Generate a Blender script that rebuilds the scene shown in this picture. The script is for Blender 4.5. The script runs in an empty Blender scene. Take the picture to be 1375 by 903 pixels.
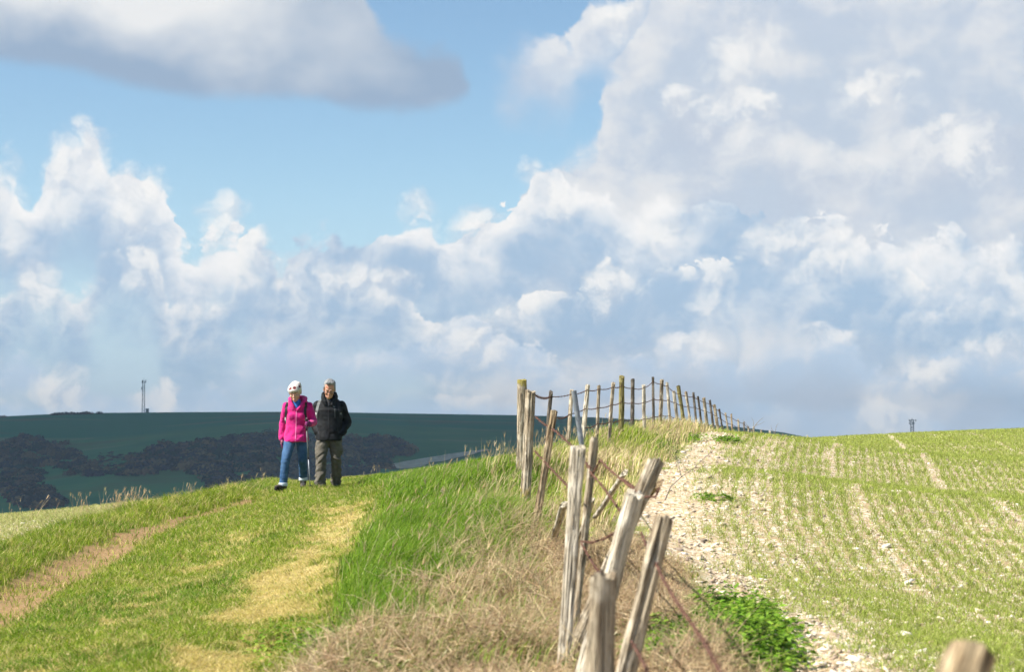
import bpy, bmesh, math, random
import numpy as np
from mathutils import Vector, Matrix, Quaternion, noise as mnoise
R = math.radians
sc = bpy.context.scene
COL = sc.collection
random.seed(7)
RNG = np.random.default_rng(11)

# ------------------------------------------------------------------ camera
LENS = 70.0
FPX = LENS / 36.0 * 1375.0            # focal length in photo pixels
HOR = 600.0                           # eye level in the photo
PITCH = math.atan((HOR - 451.5) / FPX)
cam_d = bpy.data.cameras.new('camera')
cam = bpy.data.objects.new('camera', cam_d)
COL.objects.link(cam)
cam_d.lens = LENS
cam_d.sensor_width = 36.0
cam_d.clip_start = 0.1
cam_d.clip_end = 30000
cam.location = (0, 0, 0)
cam.rotation_euler = (math.pi / 2 + PITCH, 0, 0)
cam_d.dof.use_dof = True
cam_d.dof.focus_distance = 31.0
cam_d.dof.aperture_fstop = 4.5
sc.camera = cam
CP, SP = math.cos(PITCH), math.sin(PITCH)

def at(px, py, Y):
    """the point at depth Y seen at a photo pixel"""
    a = (px - 687.5) / FPX
    b = (451.5 - py) / FPX
    dy = CP - b * SP
    dz = SP + b * CP
    return Vector((a / dy * Y, Y, dz / dy * Y))

# ------------------------------------------------------------------ node helper
class V:
    """a value or socket of a node tree with arithmetic"""
    def __init__(s, t, k): s.t, s.k = t, k
    def __add__(a, b): return a.t.m('ADD', a, b)
    def __radd__(a, b): return a.t.m('ADD', b, a)
    def __sub__(a, b): return a.t.m('SUBTRACT', a, b)
    def __rsub__(a, b): return a.t.m('SUBTRACT', b, a)
    def __mul__(a, b): return a.t.m('MULTIPLY', a, b)
    def __rmul__(a, b): return a.t.m('MULTIPLY', b, a)
    def __truediv__(a, b): return a.t.m('DIVIDE', a, b)
    def __neg__(a): return a.t.m('MULTIPLY', a, -1.0)

class T:
    def __init__(s, tree):
        s.n, s.l = tree.nodes, tree.links
    def put(s, sock, v):
        if isinstance(v, V): s.l.new(v.k, sock)
        elif isinstance(v, bpy.types.NodeSocket): s.l.new(v, sock)
        elif v is not None: sock.default_value = v
    def node(s, typ, **kw):
        n = s.n.new(typ)
        for k, v in kw.items(): setattr(n, k, v)
        return n
    def m(s, op, a, b=None, c=None, clamp=False):
        n = s.node('ShaderNodeMath', operation=op, use_clamp=clamp)
        s.put(n.inputs[0], a)
        if b is not None: s.put(n.inputs[1], b)
        if c is not None: s.put(n.inputs[2], c)
        return V(s, n.outputs[0])
    def vec(s, x, y, z=0.0):
        n = s.node('ShaderNodeCombineXYZ')
        for i, v in enumerate((x, y, z)): s.put(n.inputs[i], v)
        return V(s, n.outputs[0])
    def sep(s, v):
        n = s.node('ShaderNodeSeparateXYZ'); s.put(n.inputs[0], v)
        return [V(s, o) for o in n.outputs]
    def vm(s, op, a, b=None, c=None, scale=None):
        n = s.node('ShaderNodeVectorMath', operation=op)
        s.put(n.inputs[0], a)
        if b is not None: s.put(n.inputs[1], b)
        if c is not None: s.put(n.inputs[2], c)
        if scale is not None: s.put(n.inputs['Scale'], scale)
        return V(s, n.outputs['Value' if op in ('LENGTH', 'DISTANCE', 'DOT_PRODUCT') else 'Vector'])
    def noise(s, v, scale=1.0, detail=4.0, rough=0.5, color=False, lac=2.0, dist=0.0, typ=None):
        n = s.node('ShaderNodeTexNoise')
        if typ: n.noise_type = typ
        s.put(n.inputs['Vector'], v)
        for k, x in (('Scale', scale), ('Detail', detail), ('Roughness', rough), ('Lacunarity', lac), ('Distortion', dist)):
            s.put(n.inputs[k], x)
        return V(s, n.outputs[1 if color else 0])
    def voro(s, v, scale=1.0, detail=0.0, rough=0.5, feature='F1', rnd=1.0, out='Distance', lac=2.0, smooth=None):
        n = s.node('ShaderNodeTexVoronoi', feature=feature)
        s.put(n.inputs['Vector'], v); s.put(n.inputs['Scale'], scale)
        if 'Detail' in n.inputs:
            s.put(n.inputs['Detail'], detail); s.put(n.inputs['Roughness'], rough); s.put(n.inputs['Lacunarity'], lac)
        if smooth is not None: s.put(n.inputs['Smoothness'], smooth)
        s.put(n.inputs['Randomness'], rnd)
        return V(s, n.outputs[out])
    def ramp(s, v, lo, hi, a=0.0, b=1.0, smooth=True):
        n = s.node('ShaderNodeMapRange', interpolation_type='SMOOTHSTEP' if smooth else 'LINEAR', clamp=True)
        for k, x in (('Value', v), ('From Min', lo), ('From Max', hi), ('To Min', a), ('To Max', b)): s.put(n.inputs[k], x)
        return V(s, n.outputs['Result'])
    def mix(s, f, a, b, mode='MIX'):
        n = s.node('ShaderNodeMix', data_type='RGBA', blend_type=mode)
        s.put(n.inputs[0], f)
        for i, v in ((6, a), (7, b)):
            if isinstance(v, tuple) and len(v) == 3: v = (*v, 1.0)
            s.put(n.inputs[i], v)
        return V(s, n.outputs[2])
    def fmix(s, f, a, b):
        n = s.node('ShaderNodeMix', data_type='FLOAT')
        s.put(n.inputs[0], f); s.put(n.inputs[2], a); s.put(n.inputs[3], b)
        return V(s, n.outputs[0])
    def curve(s, v, pts):
        n = s.node('ShaderNodeFloatCurve')
        c = n.mapping.curves[0]
        while len(c.points) > 2: c.points.remove(c.points[1])
        c.points[0].location = pts[0]; c.points[1].location = pts[-1]
        for p in pts[1:-1]: c.points.new(*p)
        for p in c.points: p.handle_type = 'AUTO_CLAMPED'
        n.mapping.use_clip = False
        n.mapping.update()
        s.put(n.inputs['Value'], v)
        return V(s, n.outputs[0])
    def attr(s, name, out='Fac'):
        n = s.node('ShaderNodeAttribute', attribute_name=name)
        return V(s, n.outputs[out])
# ------------------------------------------------------------------ light and sky
SUN_AZ = R(-108)     # degrees from +Y, clockwise seen from above: the sun stands at left
SUN_EL = R(48)
sdir = Vector((math.sin(SUN_AZ) * math.cos(SUN_EL), math.cos(SUN_AZ) * math.cos(SUN_EL), math.sin(SUN_EL)))
sun_d = bpy.data.lights.new('sun', 'SUN')
sun_d.energy = 5.0
EXPO = 1.1
sun_d.angle = R(0.53)
sun_d.color = (1.0, 0.94, 0.83)
sun = bpy.data.objects.new('sun', sun_d)
COL.objects.link(sun)
sun.rotation_euler = sdir.to_track_quat('Z', 'Y').to_euler()

def build_world():
    w = bpy.data.worlds.new('World')
    sc.world = w
    w.use_nodes = True
    nt = w.node_tree
    nt.nodes.clear()
    t = T(nt)
    out = t.node('ShaderNodeOutputWorld')
    bg = t.node('ShaderNodeBackground')
    STR = 0.10
    bg.inputs['Strength'].default_value = STR
    t.l.new(bg.outputs[0], out.inputs[0])
    sky = t.node('ShaderNodeTexSky', sky_type='NISHITA')
    sky.sun_disc = False
    sky.sun_elevation = SUN_EL
    sky.sun_rotation = SUN_AZ
    sky.altitude = 100
    sky.air_density = 1.0
    sky.dust_density = 0.3
    sky.ozone_density = 2.5
    g = t.node('ShaderNodeTexCoord')
    d = V(t, g.outputs['Generated'])
    dx, dy, dz = t.sep(d)
    K = 26.74                        # hundreds of photo pixels per radian
    px = t.m('ARCTAN2', dx, dy) * K + 6.875
    py = t.m('ARCSINE', dz) * K      # above eye level
    P = t.vec(px, py, 0.0)

    def col(v): return tuple(c / STR / 2 ** EXPO for c in v)
    state = t.mix(1.0, sky.outputs[0], tuple(c * 0.12 / STR / 2 ** EXPO for c in (1.16, 1.23, 1.20)), 'MULTIPLY')
    # thin haze low in the sky
    state = t.mix(t.ramp(py, 0.0, 4.2, 0.85, 0.0), state, col((0.50, 0.66, 0.85)))

    def noise2(v, *a, **k):
        r = t.noise(v, *a, **k); r.k.node.noise_dimensions = '2D'; return r
    def voro2(v, *a, **k):
        r = t.voro(v, *a, **k); r.k.node.voronoi_dimensions = '2D'; return r
    # shared fields: drift (bends outlines), soft (broad patches), heads A/B (cauliflower heads, with a sunward copy)
    drift = t.vm('SUBTRACT', noise2(t.vec(px, py * 1.2), 1.0, 6.0, 0.55, color=True), (0.5, 0.5, 0.5))
    fine = t.vm('SUBTRACT', noise2(t.vec(px + 31.0, py * 1.1 + 7.0), 3.2, 5.0, 0.60, color=True), (0.5, 0.5, 0.5))
    d0, d1, d2 = t.sep(drift)
    broad = noise2(t.vec(px + 11.0, py * 1.5 + 3.0), 0.55, 4.0, 0.5) - 0.5
    def heads(scale, seed, warp):
        q = t.vm('ADD', t.vm('ADD', P, t.vm('SCALE', drift, scale=warp)), t.vm('SCALE', fine, scale=0.20))
        q = t.vm('ADD', t.vm('SCALE', q, scale=scale), (seed, seed * 1.7, 0))
        a = voro2(q, 1.0, detail=3.0, rough=0.5, lac=2.3)
        b = voro2(t.vm('ADD', q, (-0.16, 0.24, 0.0)), 1.0, detail=3.0, rough=0.5, lac=2.3)
        return 0.5 - a, b - a
    HA = heads(1.05, 2.0, 0.75)
    HB = heads(1.6, 9.0, 0.6)
    f0, f1, f2 = t.sep(fine)

    def curve(pts, s, amp):
        wx = px + d0 * amp
        u = t.m('PINGPONG', wx, 13.75) / 13.75
        return t.curve(u, [(x / 1375.0, (600.0 - y) / 600.0) for x, y in pts]) * 6.0

    def layer(st, pts, depth, fade, H, warp=0.35, puff=0.30, soft=(0.05, 0.35), top=(0.93, 0.93, 0.93), low=(0.52, 0.60, 0.72),
              opac=1.0, relief=0.75, patch=0.6, sg=1.0, left=None, litk=0.86):
        """a bank of cumulus: pts trace its crest (photo pixels); brightness falls with depth below the crest"""
        h = curve(pts, 0, warp)
        p0, dp = H
        dd = h - py + (d1 * sg) * warp + p0 * puff * 0.85 + f0 * 0.13
        sf = t.ramp(d2 * sg, -0.12, 0.12, soft[0], soft[1])
        a = t.ramp(dd, 0.0, sf) * t.ramp(dd + broad * fade[1] * 0.5, fade[0], fade[1], 1.0, 0.0) * opac
        if left: a = a * t.ramp(px + d0 * sg * 0.7 + f1 * 0.3 - py * left[2], left[0], left[1])
        lit = t.m('EXPONENT', t.m('MAXIMUM', dd, 0.0) * (-1.0 / depth))
        lum = lit * litk * t.ramp(broad + d2 * 0.8, -0.22, 0.20, 0.45, 1.12) + dp * relief * t.ramp(dd, 0.1, 2.2, 0.8, 0.40) + (broad + d2) * patch
        lum = t.ramp(lum, -0.12, 1.0)
        return t.mix(a, st, t.mix(lum, col(low), col(top)))

    G = (0.41, 0.555, 0.725)
    W = (0.95, 0.94, 0.93)
    # back (high) to front (low, far): crests traced off the photograph
    state = layer(state, [(0, 340), (600, 320), (660, 300), (700, 250), (730, 210), (770, 185), (800, 165), (815, 90), (850, 50), (880, -20), (900, -300), (1375, -400)],
                  30.0, (9, 14), HA, litk=0.42, left=(5.2, 7.0, 0.0), warp=0.5, puff=0.35, soft=(0.1, 0.5), top=(0.80, 0.81, 0.83), low=(0.55, 0.635, 0.75), relief=0.6, patch=1.7)
    state = layer(state, [(0, 60), (620, 60), (670, 50), (700, 30), (760, 35), (790, -5), (830, -10), (900, -60), (1375, -60)],
                  0.9, (0.5, 1.5), HB, left=(6.6, 7.2, 0.0), warp=0.4, puff=0.25, soft=(0.1, 0.45), top=(0.82, 0.83, 0.85), low=(0.55, 0.63, 0.75), opac=0.92, sg=-1)
    state = layer(state, [(0, 130), (850, 130), (880, 130), (910, 105), (960, 130), (1030, 115), (1060, 165), (1120, 190), (1220, 170), (1300, 150), (1375, 165)],
                  0.30, (0.35, 1.5), HA, left=(8.6, 9.1, 0.0), warp=0.5, puff=0.45, soft=(0.08, 0.6), top=(0.95, 0.94, 0.92), low=(0.55, 0.62, 0.73), opac=0.9)
    state = layer(state, [(0, 212), (28, 218), (45, 258), (62, 232), (85, 190), (105, 172), (128, 174), (148, 218), (180, 226), (212, 244), (235, 278), (262, 310), (282, 284), (310, 280), (335, 305), (350, 330), (385, 322), (412, 300),
                          (470, 300), (520, 306), (545, 282), (575, 276), (595, 296), (640, 270), (690, 262), (720, 215), (745, 195), (770, 230), (830, 245), (900, 250), (1000, 270), (1100, 290), (1200, 300), (1375, 330)],
                  0.62, (0.9, 2.5), HA, warp=0.18, puff=0.55, soft=(0.04, 0.22), top=W, low=G, patch=0.7)
    state = layer(state, [(0, 420), (60, 350), (110, 370), (150, 322), (190, 318), (215, 345), (240, 400), (300, 380), (335, 310), (360, 312), (385, 345), (420, 352), (480, 340), (540, 358), (570, 400), (640, 420), (690, 370), (720, 390), (770, 365), (815, 340), (860, 365), (900, 345),
                          (950, 335), (985, 350), (1000, 300), (1060, 285), (1130, 320), (1200, 345), (1260, 390), (1375, 350)],
                  0.33, (0.35, 1.6), HB, warp=0.26, puff=0.5, soft=(0.04, 0.5), top=(0.95, 0.94, 0.92), low=G, sg=-1)
    state = layer(state, [(0, 470), (50, 470), (100, 500), (160, 520), (210, 505), (250, 520), (330, 450), (400, 440), (500, 450), (570, 430), (620, 420), (680, 440), (720, 455), (800, 480), (880, 455), (920, 440), (970, 460), (1050, 440), (1120, 430), (1180, 480), (1215, 470), (1290, 450), (1375, 455)],
                  0.24, (0.25, 0.9), HB, warp=0.22, puff=0.25, soft=(0.06, 0.5), top=(0.94, 0.93, 0.92), low=(0.55, 0.68, 0.84), opac=0.85)
    state = layer(state, [(0, 530), (100, 540), (140, 515), (200, 520), (240, 500), (320, 520), (380, 500), (450, 520), (560, 520), (700, 530), (850, 530), (1000, 520), (1100, 540), (1160, 528), (1210, 535), (1260, 560), (1375, 540)],
                  0.16, (0.15, 0.6), HB, warp=0.2, puff=0.16, soft=(0.08, 0.4), top=(0.90, 0.90, 0.90), low=(0.55, 0.70, 0.87), opac=0.75, sg=-1)
    # sunlit heads standing out of the banks: round above, drawn out below
    wx = px + d0 * 0.45 + f1 * 0.22
    wy = py + d1 * 0.40 + f2 * 0.22
    m = None
    for cx, cy, rx, ry in ((20, 265, 40, 62), (92, 222, 42, 55), (125, 205, 34, 48), (185, 262, 62, 46), (300, 292, 42, 36), (190, 345, 48, 30), (350, 322, 22, 24), (388, 362, 34, 26), (470, 362, 60, 18), (525, 372, 44, 22), (560, 278, 42, 28),
                           (640, 296, 52, 28), (728, 232, 34, 30), (752, 262, 46, 34), (818, 378, 64, 32), (950, 368, 46, 34), (890, 306, 44, 28), (1075, 330, 100, 36), (913, 124, 24, 20), (1015, 138, 52, 26), (940, 150, 60, 24), (1290, 192, 96, 34),
                           (930, 463, 44, 17), (630, 448, 80, 28), (1110, 446, 54, 13), (1240, 494, 48, 22), (1325, 472, 66, 24), (1170, 550, 68, 19), (92, 508, 52, 34), (228, 527, 22, 20), (60, 372, 48, 26), (830, 20, 44, 26), (1340, 375, 60, 26), (990, 60, 80, 34), (1170, 120, 90, 36)):
        qx = t.m('MULTIPLY_ADD', wx, 100.0 / rx, -cx / rx)
        qy = t.m('MULTIPLY_ADD', wy, 100.0 / ry, -(600.0 - cy) / ry)
        qy = t.m('MAXIMUM', qy, qy * 0.42)
        l2 = t.m('MULTIPLY_ADD', qx, qx, qy * qy)
        m = l2 if m is None else t.m('MINIMUM', m, l2)
    p0, dp = HB
    F = 1.0 - m + p0 * 0.7
    a = t.ramp(F, 0.02, 1.15) * 0.88
    lum = t.ramp(F * 0.45 + dp * 0.9 + d2 * 0.5, -0.15, 0.55)
    state = t.mix(a, state, t.mix(lum, col((0.70, 0.74, 0.80)), col((0.95, 0.94, 0.92))))
    # the grey slab at upper left: flat base, lit above
    base = curve([(0, 108), (100, 116), (200, 138), (300, 143), (400, 143), (500, 156), (600, 150), (625, 135), (645, 60), (700, -300), (1375, -300)], 0, 0.3)
    topc = curve([(0, -400), (440, -400), (490, -10), (520, 48), (560, 60), (600, 66), (625, 90), (640, 140), (700, 300), (1375, 300)], 0, 0.3)
    db = py - base + d1 * 0.15 + f0 * 0.12
    dt = topc - py + d2 * 0.3 + f0 * 0.3
    a = t.ramp(db, -0.02, 0.20) * t.ramp(dt, -0.05, 0.25)
    lum = t.ramp(db + broad * 0.8, 0.05, 1.35) * t.ramp(px + d0, 2.8, 5.0, 1.0, 0.16)
    lum = t.m('ADD', lum, broad * 0.9, clamp=True)
    state = t.mix(a, state, t.mix(lum, col((0.34, 0.45, 0.60)), col((0.84, 0.85, 0.86))))
    t.l.new(state.k, bg.inputs['Color'])
    w.cycles.sampling_method = 'MANUAL'
    w.cycles.sample_map_resolution = 512
build_world()

sc.view_settings.view_transform = 'Standard'
sc.view_settings.look = 'None'
sc.view_settings.gamma = 1.0
sc.view_settings.use_curve_mapping = False
sc.view_settings.exposure = EXPO
sc.cycles.use_adaptive_sampling = True
sc.cycles.adaptive_min_samples = 8
sc.cycles.adaptive_threshold = 0.02
# ------------------------------------------------------------------ helpers
def vnoise(x, y, seed=0):
    x = np.asarray(x, float); y = np.asarray(y, float)
    xi = np.floor(x).astype(np.int64); yi = np.floor(y).astype(np.int64)
    xf = x - xi; yf = y - yi
    u = xf * xf * (3 - 2 * xf); v = yf * yf * (3 - 2 * yf)
    def h(a, b):
        n = (a * 374761393 + b * 668265263 + seed * 1442695041) & 0xffffffff
        n = ((n ^ (n >> 13)) * 1274126177) & 0xffffffff
        n = n ^ (n >> 16)
        return (n & 0xffff) / 65535.0
    return ((h(xi, yi) * (1 - u) + h(xi + 1, yi) * u) * (1 - v) + (h(xi, yi + 1) * (1 - u) + h(xi + 1, yi + 1) * u) * v)

def fbm(x, y, f=1.0, o=4, seed=0, g=0.5):
    r = 0; a = 1; t = 0
    for i in range(o):
        r = r + a * vnoise(np.asarray(x) * f, np.asarray(y) * f, seed + i * 17); t += a; a *= g; f *= 2.03
    return r / t

def sstep(a, b, x):
    t = np.clip((np.asarray(x, float) - a) / (b - a), 0, 1)
    return t * t * (3 - 2 * t)

def bump(x, c, w):
    return np.exp(-((x - c) / w) ** 2)

def new_obj(name, me, mat=None, parent=None):
    o = bpy.data.objects.new(name, me)
    COL.objects.link(o)
    if mat: me.materials.append(mat)
    if parent: o.parent = parent
    return o

def np_mesh(name, verts, faces_list, attrs=None, smooth=False):
    """verts (n,3); faces_list: arrays (m,3) or (m,4); attrs {name: (n,) or (n,3)} on points"""
    me = bpy.data.meshes.new(name)
    verts = np.ascontiguousarray(verts, np.float32)
    me.vertices.add(len(verts))
    me.vertices.foreach_set('co', verts.ravel())
    idx = np.concatenate([np.asarray(f, np.int32).ravel() for f in faces_list])
    tot = np.concatenate([np.full(len(f), f.shape[1], np.int32) for f in faces_list])
    st = np.concatenate([[0], np.cumsum(tot)[:-1]]).astype(np.int32)
    me.loops.add(len(idx)); me.loops.foreach_set('vertex_index', idx)
    me.polygons.add(len(tot)); me.polygons.foreach_set('loop_start', st)
    try: me.polygons.foreach_set('loop_total', tot)
    except Exception: pass
    if smooth: me.polygons.foreach_set('use_smooth', np.ones(len(tot), bool))
    for k, a in (attrs or {}).items():
        a = np.asarray(a, np.float32)
        if a.ndim == 1:
            at_ = me.attributes.new(k, 'FLOAT', 'POINT'); at_.data.foreach_set('value', a)
        else:
            at_ = me.attributes.new(k, 'FLOAT_COLOR', 'POINT')
            at_.data.foreach_set('color', np.concatenate([a, np.ones((len(a), 1), np.float32)], 1).ravel())
    me.update(calc_edges=True)
    me.validate()
    return me

def tag(o, label=None, cat=None, group=None, kind=None):
    if label: o['label'] = label
    if cat: o['category'] = cat
    if group: o['group'] = group
    if kind: o['kind'] = kind
    return o

def material(name):
    m = bpy.data.materials.new(name)
    m.use_nodes = True
    nt = m.node_tree
    nt.nodes.clear()
    t = T(nt)
    out = t.node('ShaderNodeOutputMaterial')
    return m, t, out

def principled(t, out, base, rough=0.8, spec=0.3, bumpv=None, bstr=0.5, bdist=0.02, sss=None, **kw):
    b = t.node('ShaderNodeBsdfPrincipled')
    if isinstance(base, tuple) and len(base) == 3: base = (*base, 1.0)
    t.put(b.inputs['Base Color'], base)
    t.put(b.inputs['Roughness'], rough)
    t.put(b.inputs['Specular IOR Level'], spec)
    for k, v in kw.items(): t.put(b.inputs[k], v)
    if bumpv is not None:
        n = t.node('ShaderNodeBump'); t.put(n.inputs['Height'], bumpv)
        n.inputs['Strength'].default_value = bstr; n.inputs['Distance'].default_value = bdist
        t.l.new(n.outputs[0], b.inputs['Normal'])
    t.l.new(b.outputs[0], out.inputs[0])
    return b

def objco(t):
    return V(t, t.node('ShaderNodeTexCoord').outputs['Object'])

# ------------------------------------------------------------------ lines on the ground (plan, metres)
def lin(pts):
    a = np.array(pts, float)
    return lambda y: np.interp(y, a[:, 0], a[:, 1])
xf = lin([(-8, 3.2), (-4, 2.4), (0, 1.7), (3.6, 1.0), (6.8, 0.42), (9, 0.38), (11, 0.33), (14, 0.25), (17, 0.12), (20, 0.30), (24, 0.85), (27.5, 1.2), (31, 1.71), (36, 2.55), (41.5, 3.5), (50, 4.85), (60, 6.5), (71, 8.3), (84, 10.5), (105, 14.3), (130, 19.3), (160, 26)])
xt = lin([(-5, -1.3), (8, -1.45), (11.7, -1.56), (16, -1.72), (19, -1.8), (25, -2.05), (29.5, -2.55), (32, -2.95), (42, -3.8), (60, -5.5)])
xp = lin([(-5, -2.2), (8, -3.3), (12, -3.8), (16, -4.12), (20, -4.36), (24, -4.4), (28, -4.2), (31, -3.75), (34, -3.6), (60, -6)])

# ------------------------------------------------------------------ terrain heights: fitted through points read off the photograph
_cp = []
def cpx(px, py, Y): _cp.append(tuple(at(px, py, Y)))
for a in [(-40, 920, 11), (0, 903, 11), (450, 903, 10.6), (760, 906, 10.7), (1060, 903, 10.5), (1375, 903, 10.8),
          (0, 812, 16), (200, 716, 24), (370, 666, 31), (0, 744, 22), (100, 707, 28), (260, 688, 29),
          (0, 698, 38), (200, 679, 40), (300, 665, 41), (350, 656, 41.5), (400, 650, 42), (480, 646, 42), (560, 641, 42), (620, 635, 42), (690, 626, 42), (560, 644, 36), (640, 634, 36), (690, 627, 35),
          (384, 662, 30.3), (400, 656, 31), (440, 656, 32), (420, 758, 18), (500, 735, 19.5), (330, 800, 15), (600, 694, 21), (560, 656, 30), (640, 646, 30), (690, 653, 23.5),
          (702, 634, 22), (706, 693, 17), (716, 724, 15.4), (640, 782, 13.6), (770, 640, 22.5), (800, 616, 25.5), (835, 599, 31), (877, 585, 36), (905, 585, 40), (940, 591, 48), (985, 597, 62), (745, 612, 33), (720, 622, 30), (800, 596, 36), (760, 610, 42), (860, 590, 46),
          (1040, 600, 85), (1375, 720, 19.8), (1060, 742, 18.2), (940, 762, 17), (1375, 642, 34), (1150, 646, 31), (965, 654, 28.5),
          (1375, 600, 49), (1150, 607, 46), (985, 611, 43), (1375, 579, 62), (1230, 587, 60), (1100, 593, 60), (1010, 598, 58), (1600, 572, 62), (1600, 720, 20)]:
    cpx(*a)
for a in [(-6, 0, -1.68), (-2, 0, -1.62), (2, 0, -1.6), (6, 0, -1.6), (-4, -6, -1.75), (4, -6, -1.7), (20, 0, -1.5), (-20, 0, -2.2), (20, 30, -0.35), (-20, 25, -1.9), (-20, 45, -2.2), (35, 60, 1.1), (40, 20, -0.4),
          (0.3, 7, -1.5), (1, 4, -1.6), (1.9, 14, -1.18), (-14, 35, -1.6), (25, 62, 0.95), (20, 75, 0.8), (12, 75, 0.5)]:
    _cp.append(a)
_cp = np.array(_cp)
def _tps(r2):
    return 0.5 * r2 * np.log(r2 + 1e-9)
_sc = 1.0 / 20.0
_A = _cp[:, :2] * _sc
_n = len(_A)
_K = _tps(((_A[:, None] - _A[None]) ** 2).sum(-1)) + np.eye(_n) * 0.0015
_Pm = np.concatenate([np.ones((_n, 1)), _A], 1)
_M = np.block([[_K, _Pm], [_Pm.T, np.zeros((3, 3))]])
_w = np.linalg.solve(_M, np.concatenate([_cp[:, 2], np.zeros(3)]))

def ground_z(X, Y, micro=True):
    X = np.asarray(X, float); Y = np.asarray(Y, float)
    shp = np.broadcast(X, Y).shape
    X = np.broadcast_to(X, shp).ravel(); Y = np.broadcast_to(Y, shp).ravel()
    Xc = np.clip(X, -22, 40); Yc = np.clip(Y, -8, 70)
    z = np.empty(len(X))
    for i in range(0, len(X), 20000):
        q = np.stack([Xc[i:i + 20000], Yc[i:i + 20000]], 1) * _sc
        k = _tps(((q[:, None] - _A[None]) ** 2).sum(-1))
        z[i:i + 20000] = k @ _w[:_n] + _w[_n] + q @ _w[_n + 1:]
    # beyond the brow the down falls away
    brow = np.interp(X, [-6, 1, 5, 9], [39, 40, 54, 60])
    kk = np.interp(X, [-4, 2, 8], [0.0055, 0.004, 0.0018])
    dY = np.maximum(0, Y - brow)
    z = z - np.minimum(kk * dY ** 2, 0.1 * dY + 0.0)
    s = X - xf(Y)
    q = X - xt(Y)
    pth = X - xp(Y)
    near = sstep(48, 36, Y)
    z = z + 0.10 * bump(pth, -0.75, 0.45) * near * sstep(10, 14, Y) - 0.03 * bump(pth, 0.0, 0.30) * near      # sunk path, bank beside it
    z = z - 0.04 * bump(q, 0.0, 0.35) * near - 0.03 * bump(q, -1.15, 0.35) * near                                # wheel ruts
    z = z + 0.10 * sstep(0.42, 0.75, q) * sstep(0.3, -0.4, s) * sstep(40, 28, Y)
    z = z + 0.05 * bump(s, 0.05, 0.5) * sstep(20, 26, Y) * sstep(70, 50, Y)                                      # low fence bank
    # molehill-like knob beside the path
    z = z + 0.13 * np.exp(-(((X + 5.72) / 0.16) ** 2 + ((Y - 26.6) / 0.5) ** 2))
    if micro:
        fld = sstep(0.6, 1.4, s) + sstep(-5.7, -6.1, X)
        z = z + (fbm(X, Y, 1.3, 3, 5) - 0.5) * 0.10 * (1 - 0.78 * fld) + (fbm(X, Y, 5.0, 3, 9) - 0.5) * 0.045
        z = z + np.sin(s * 2 * math.pi / 0.145) * 0.006 * fld
    return z.reshape(shp)

# masks (0..1) by place
def masks(X, Y):
    s = X - xf(Y); q = X - xt(Y); p = X - xp(Y)
    n1 = fbm(X, Y, 1.6, 4, 21); n2 = fbm(X, Y, 4.5, 3, 33); n3 = fbm(X, Y, 0.7, 3, 41)
    m = {}
    w = np.interp(Y, [8, 14, 18, 24, 30, 33], [0.46, 0.44, 0.35, 0.27, 0.16, 0.0])
    m['path'] = sstep(w + 0.10, w - 0.06, np.abs(p + (n2 - 0.5) * 0.30)) * sstep(34, 31, Y) * sstep(0.88, 0.74, n2)
    m['lfield'] = sstep(-5.55, -5.85, X + (n1 - 0.5) * 0.7)
    edge = s + (n1 - 0.5) * 0.9
    st = np.interp(Y, [8, 14, 20, 30, 40, 60], [1.15, 1.0, 0.85, 0.75, 0.6, 0.5])
    m['rfield'] = sstep(st - 0.15, st + 0.2, edge)
    mw = np.interp(Y, [8, 12, 18, 26, 40, 60], [0.80, 0.85, 0.90, 0.9, 0.7, 0.3])
    m['margin'] = m['rfield'] * sstep(st + mw + 0.5, st + mw * 0.55, s + (n1 - 0.5) * 1.1)
    rut = bump(q, 0.0, 0.42) * 1.15 * sstep(29, 20, Y) + bump(q, -1.05, 0.36) * 0.42 * sstep(30, 22, Y) + 0.20
    m['straw'] = np.clip(sstep(0.40, 0.95, rut * (0.05 + 1.5 * n1) + (n2 - 0.5) * 0.8 + (fbm(X, Y, 11.0, 2, 63) - 0.5) * 0.7), 0, 1) * (1 - m['path']) * sstep(0.75, 0.5, q) * sstep(-2.3, -1.6, q) * (1 - bump(q, -0.62, 0.16) * 0.8)
    m['long'] = sstep(0.42, 0.60, q + (n1 - 0.5) * 0.30) * sstep(0.15, -0.25, s + (n1 - 0.5) * 0.5)
    m['brown'] = sstep(-2.0, -1.5, s + (n1 - 0.5) * 1.2 + np.interp(Y, [9, 11, 13, 15, 16.5], [0.1, -0.3, -0.95, -1.75, -2.2])) * sstep(1.05, 0.75, edge) * sstep(17.6, 15.6, Y + (n1 - 0.5) * 2.5)
    m['dry'] = bump(s, 0.1, 0.55) * sstep(17, 19.5, Y) * sstep(80, 62, Y) * (0.5 + 0.8 * n3)
    m['s'], m['q'], m['p'], m['n1'], m['n2'], m['n3'] = s, q, p, n1, n2, n3
    return m

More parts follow.
